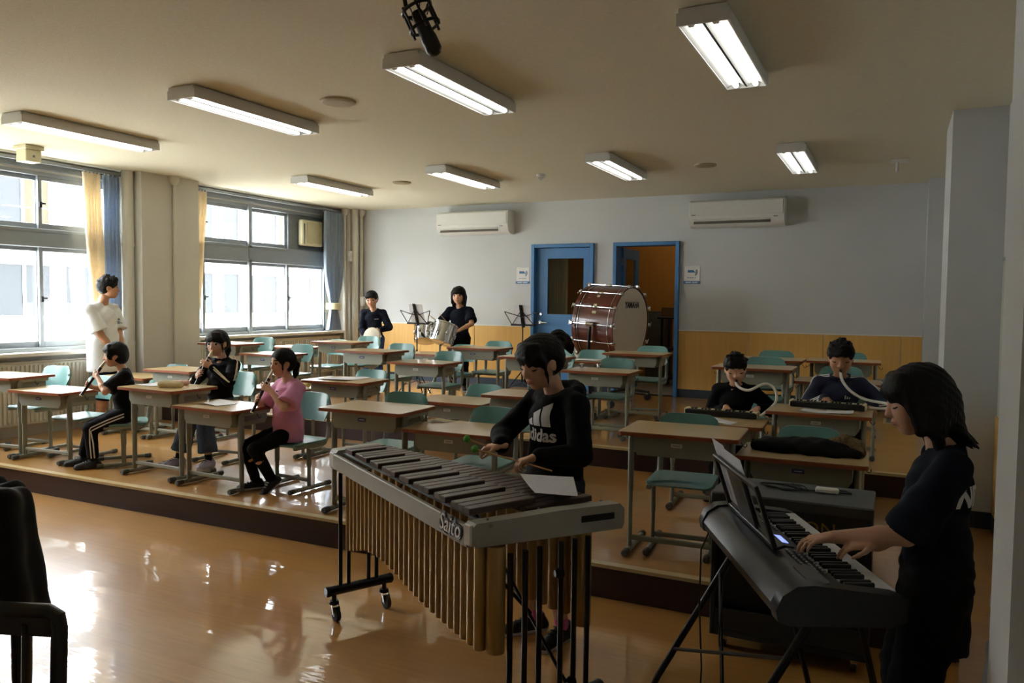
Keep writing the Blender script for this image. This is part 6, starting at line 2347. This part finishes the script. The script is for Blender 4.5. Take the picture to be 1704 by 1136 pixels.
MB().lathe(-ax * .022, ax, [(0, .118), (.002, .122), (.042, .122), (.044, .118)], 32).build('rim', mat('drum_wood', 'b39a72', .5), hd)
MB().lathe(ax * .0225, ax, [(0, .118), (.003, .112), (.004, .001)], 32).build('skin', MATS['drum_head'], hd)
for i in range(6):
    g = 2 * PI * i / 6
    u = ax.cross(Vector((0, 0, 1))).normalized()
    w = ax.cross(u)
    q = u * math.cos(g) + w * math.sin(g)
    MB().lathe(q * .124 - ax * .008, ax, [(0, .003), (.001, .014), (.015, .014), (.016, .003)], 10).build('jingle', M_CHROME, hd)

# 9 girl at the toms
P = person('girl with black bob in dark T-shirt and black trousers standing at the chrome toms', (-5.33, 9.3, H2), 200, 1.39,
           dict(pelvis=(0, 0, .514 * 1.39), lean=(2, 0, 0), head=(-4, 2, 0),
                R=dict(w=(-5.42, 9.05, 1.24), d=(-.2, -.8, -.35), n=(.3, -.2, -.9), el=(-.9, .5, -.3), curl=.85, thumb=.6),
                L=dict(w=(-5.215, 9.075, 1.20), d=(-.5, -.75, -.15), n=(-.5, .3, -.8), el=(1, .25, -.25), curl=.85, thumb=.6),
                Rf=dict(a=(.08, .03, .064), yaw=-8), Lf=dict(a=(-.08, .0, .064), yaw=8)),
           dict(hair='bob', hairline=.12, fringe=.09, skin=M_SKIN,
                top=dict(mat=C_NAVY, name='t_shirt', sleeve=.8, flare=1.3, loose=1.6, hem=.03, wr=.003),
                bottom=dict(mat=C_BLK, len=1.95, loose=1.2), shoe=dict(mat=S_BLK, sole=S_SOLEW)))


def stick(label, a, c):
    a, c = Vector(a), Vector(c)
    s = thing('drumstick', label, 'drumstick', a)
    MB().lathe((0, 0, 0), c - a, [(0, .005), (.01, .0065), ((c - a).length - .05, .0060), ((c - a).length - .012, .0035)], 8).build('shaft', M_STICK, s)
    MB().ball(c - a, .006, M_STICK, 8).build('tip', None, s)


stick('drumstick in the left hand of the girl at the toms, pointing up', (-5.235, 9.06, 1.16), (-5.37, 8.84, 1.42))
stick('drumstick in the right hand of the girl at the toms', (-5.42, 9.08, 1.235), (-5.50, 8.80, 1.40))

# 10 girl at the electric keyboard
P = person('girl with long black hair in a dark T-shirt standing at the electric keyboard', (.15, 2.87, 0), 94, 1.39,
           dict(pelvis=(0, 0, .514 * 1.39), lean=(0, 0, 0), head=(6, 14, 0),
                R=dict(w=(-.025, 2.73, .835), d=(-.85, -.10, -.12), n=(0, 0, -1), el=(.3, .6, -.8), curl=.35, thumb=.25),
                L=dict(w=(-.155, 2.755, .835), d=(-.9, -.45, -.12), n=(0, 0, -1), el=(.0, -.25, -1), curl=.38, thumb=.25),
                Rf=dict(a=(.085, .03, .063), yaw=-8), Lf=dict(a=(-.085, .0, .063), yaw=8)),
           dict(hair='long', hairline=.12, fringe=.12, eyes='down', hs=.93, arm=1.05, skin=MATS['skin_shade'], wide=.92,
                top=dict(mat=C_NAVY, name='t_shirt', sleeve=1.0, flare=1.35, loose=1.3, hem=.16, wr=.004),
                bottom=dict(mat=C_BLK, len=1.97, loose=2.8, flare=1.6), shoe=dict(mat=S_BLK, sole=S_SOLED)), hv=.0045, cv=.0065)
me = text_mesh('NE', .088, 0, .004)
bm = bmesh.new()
bm.from_mesh(me)
for _ in range(2):
    bmesh.ops.subdivide_edges(bm, edges=[e for e in bm.edges if e.calc_length() > .012], cuts=1)
bmesh.ops.triangulate(bm, faces=bm.faces)
bm.to_mesh(me)
bm.free()
dn = (P['RT'] @ Vector((.72, .69, 0))).normalized()
rt = (P['RT'] @ Vector((.69, -.72, 0))).normalized()
for v in me.vertices:
    v.co = P['T'](-.045, -.035, .205) - dn * .3 + rt * (v.co.x + .012) + (P['RT'] @ Vector((0, 0, 1))) * v.co.y
for v in me.vertices:
    hit = P['shirt'].ray_cast(v.co + dn * .08, dn)
    if hit[0] is not None:
        v.co = hit[0] - dn * .004
me.materials.clear()
me.materials.append(M_STRIPE)
obj('back_lettering', me, P['root'])
b = MB()
b.add([Vector((-.4, .075, .60)), Vector((-.4, .045, .60)), Vector((-.4, .045, .618)), Vector((-.4, .075, .618))], [(0, 1, 2, 3)])
me = b.build('hem_tag', M_STRIPE, P['root'], smooth=0)
drape(me.data, P['shirt'], (1, 0, 0), .003, .38)
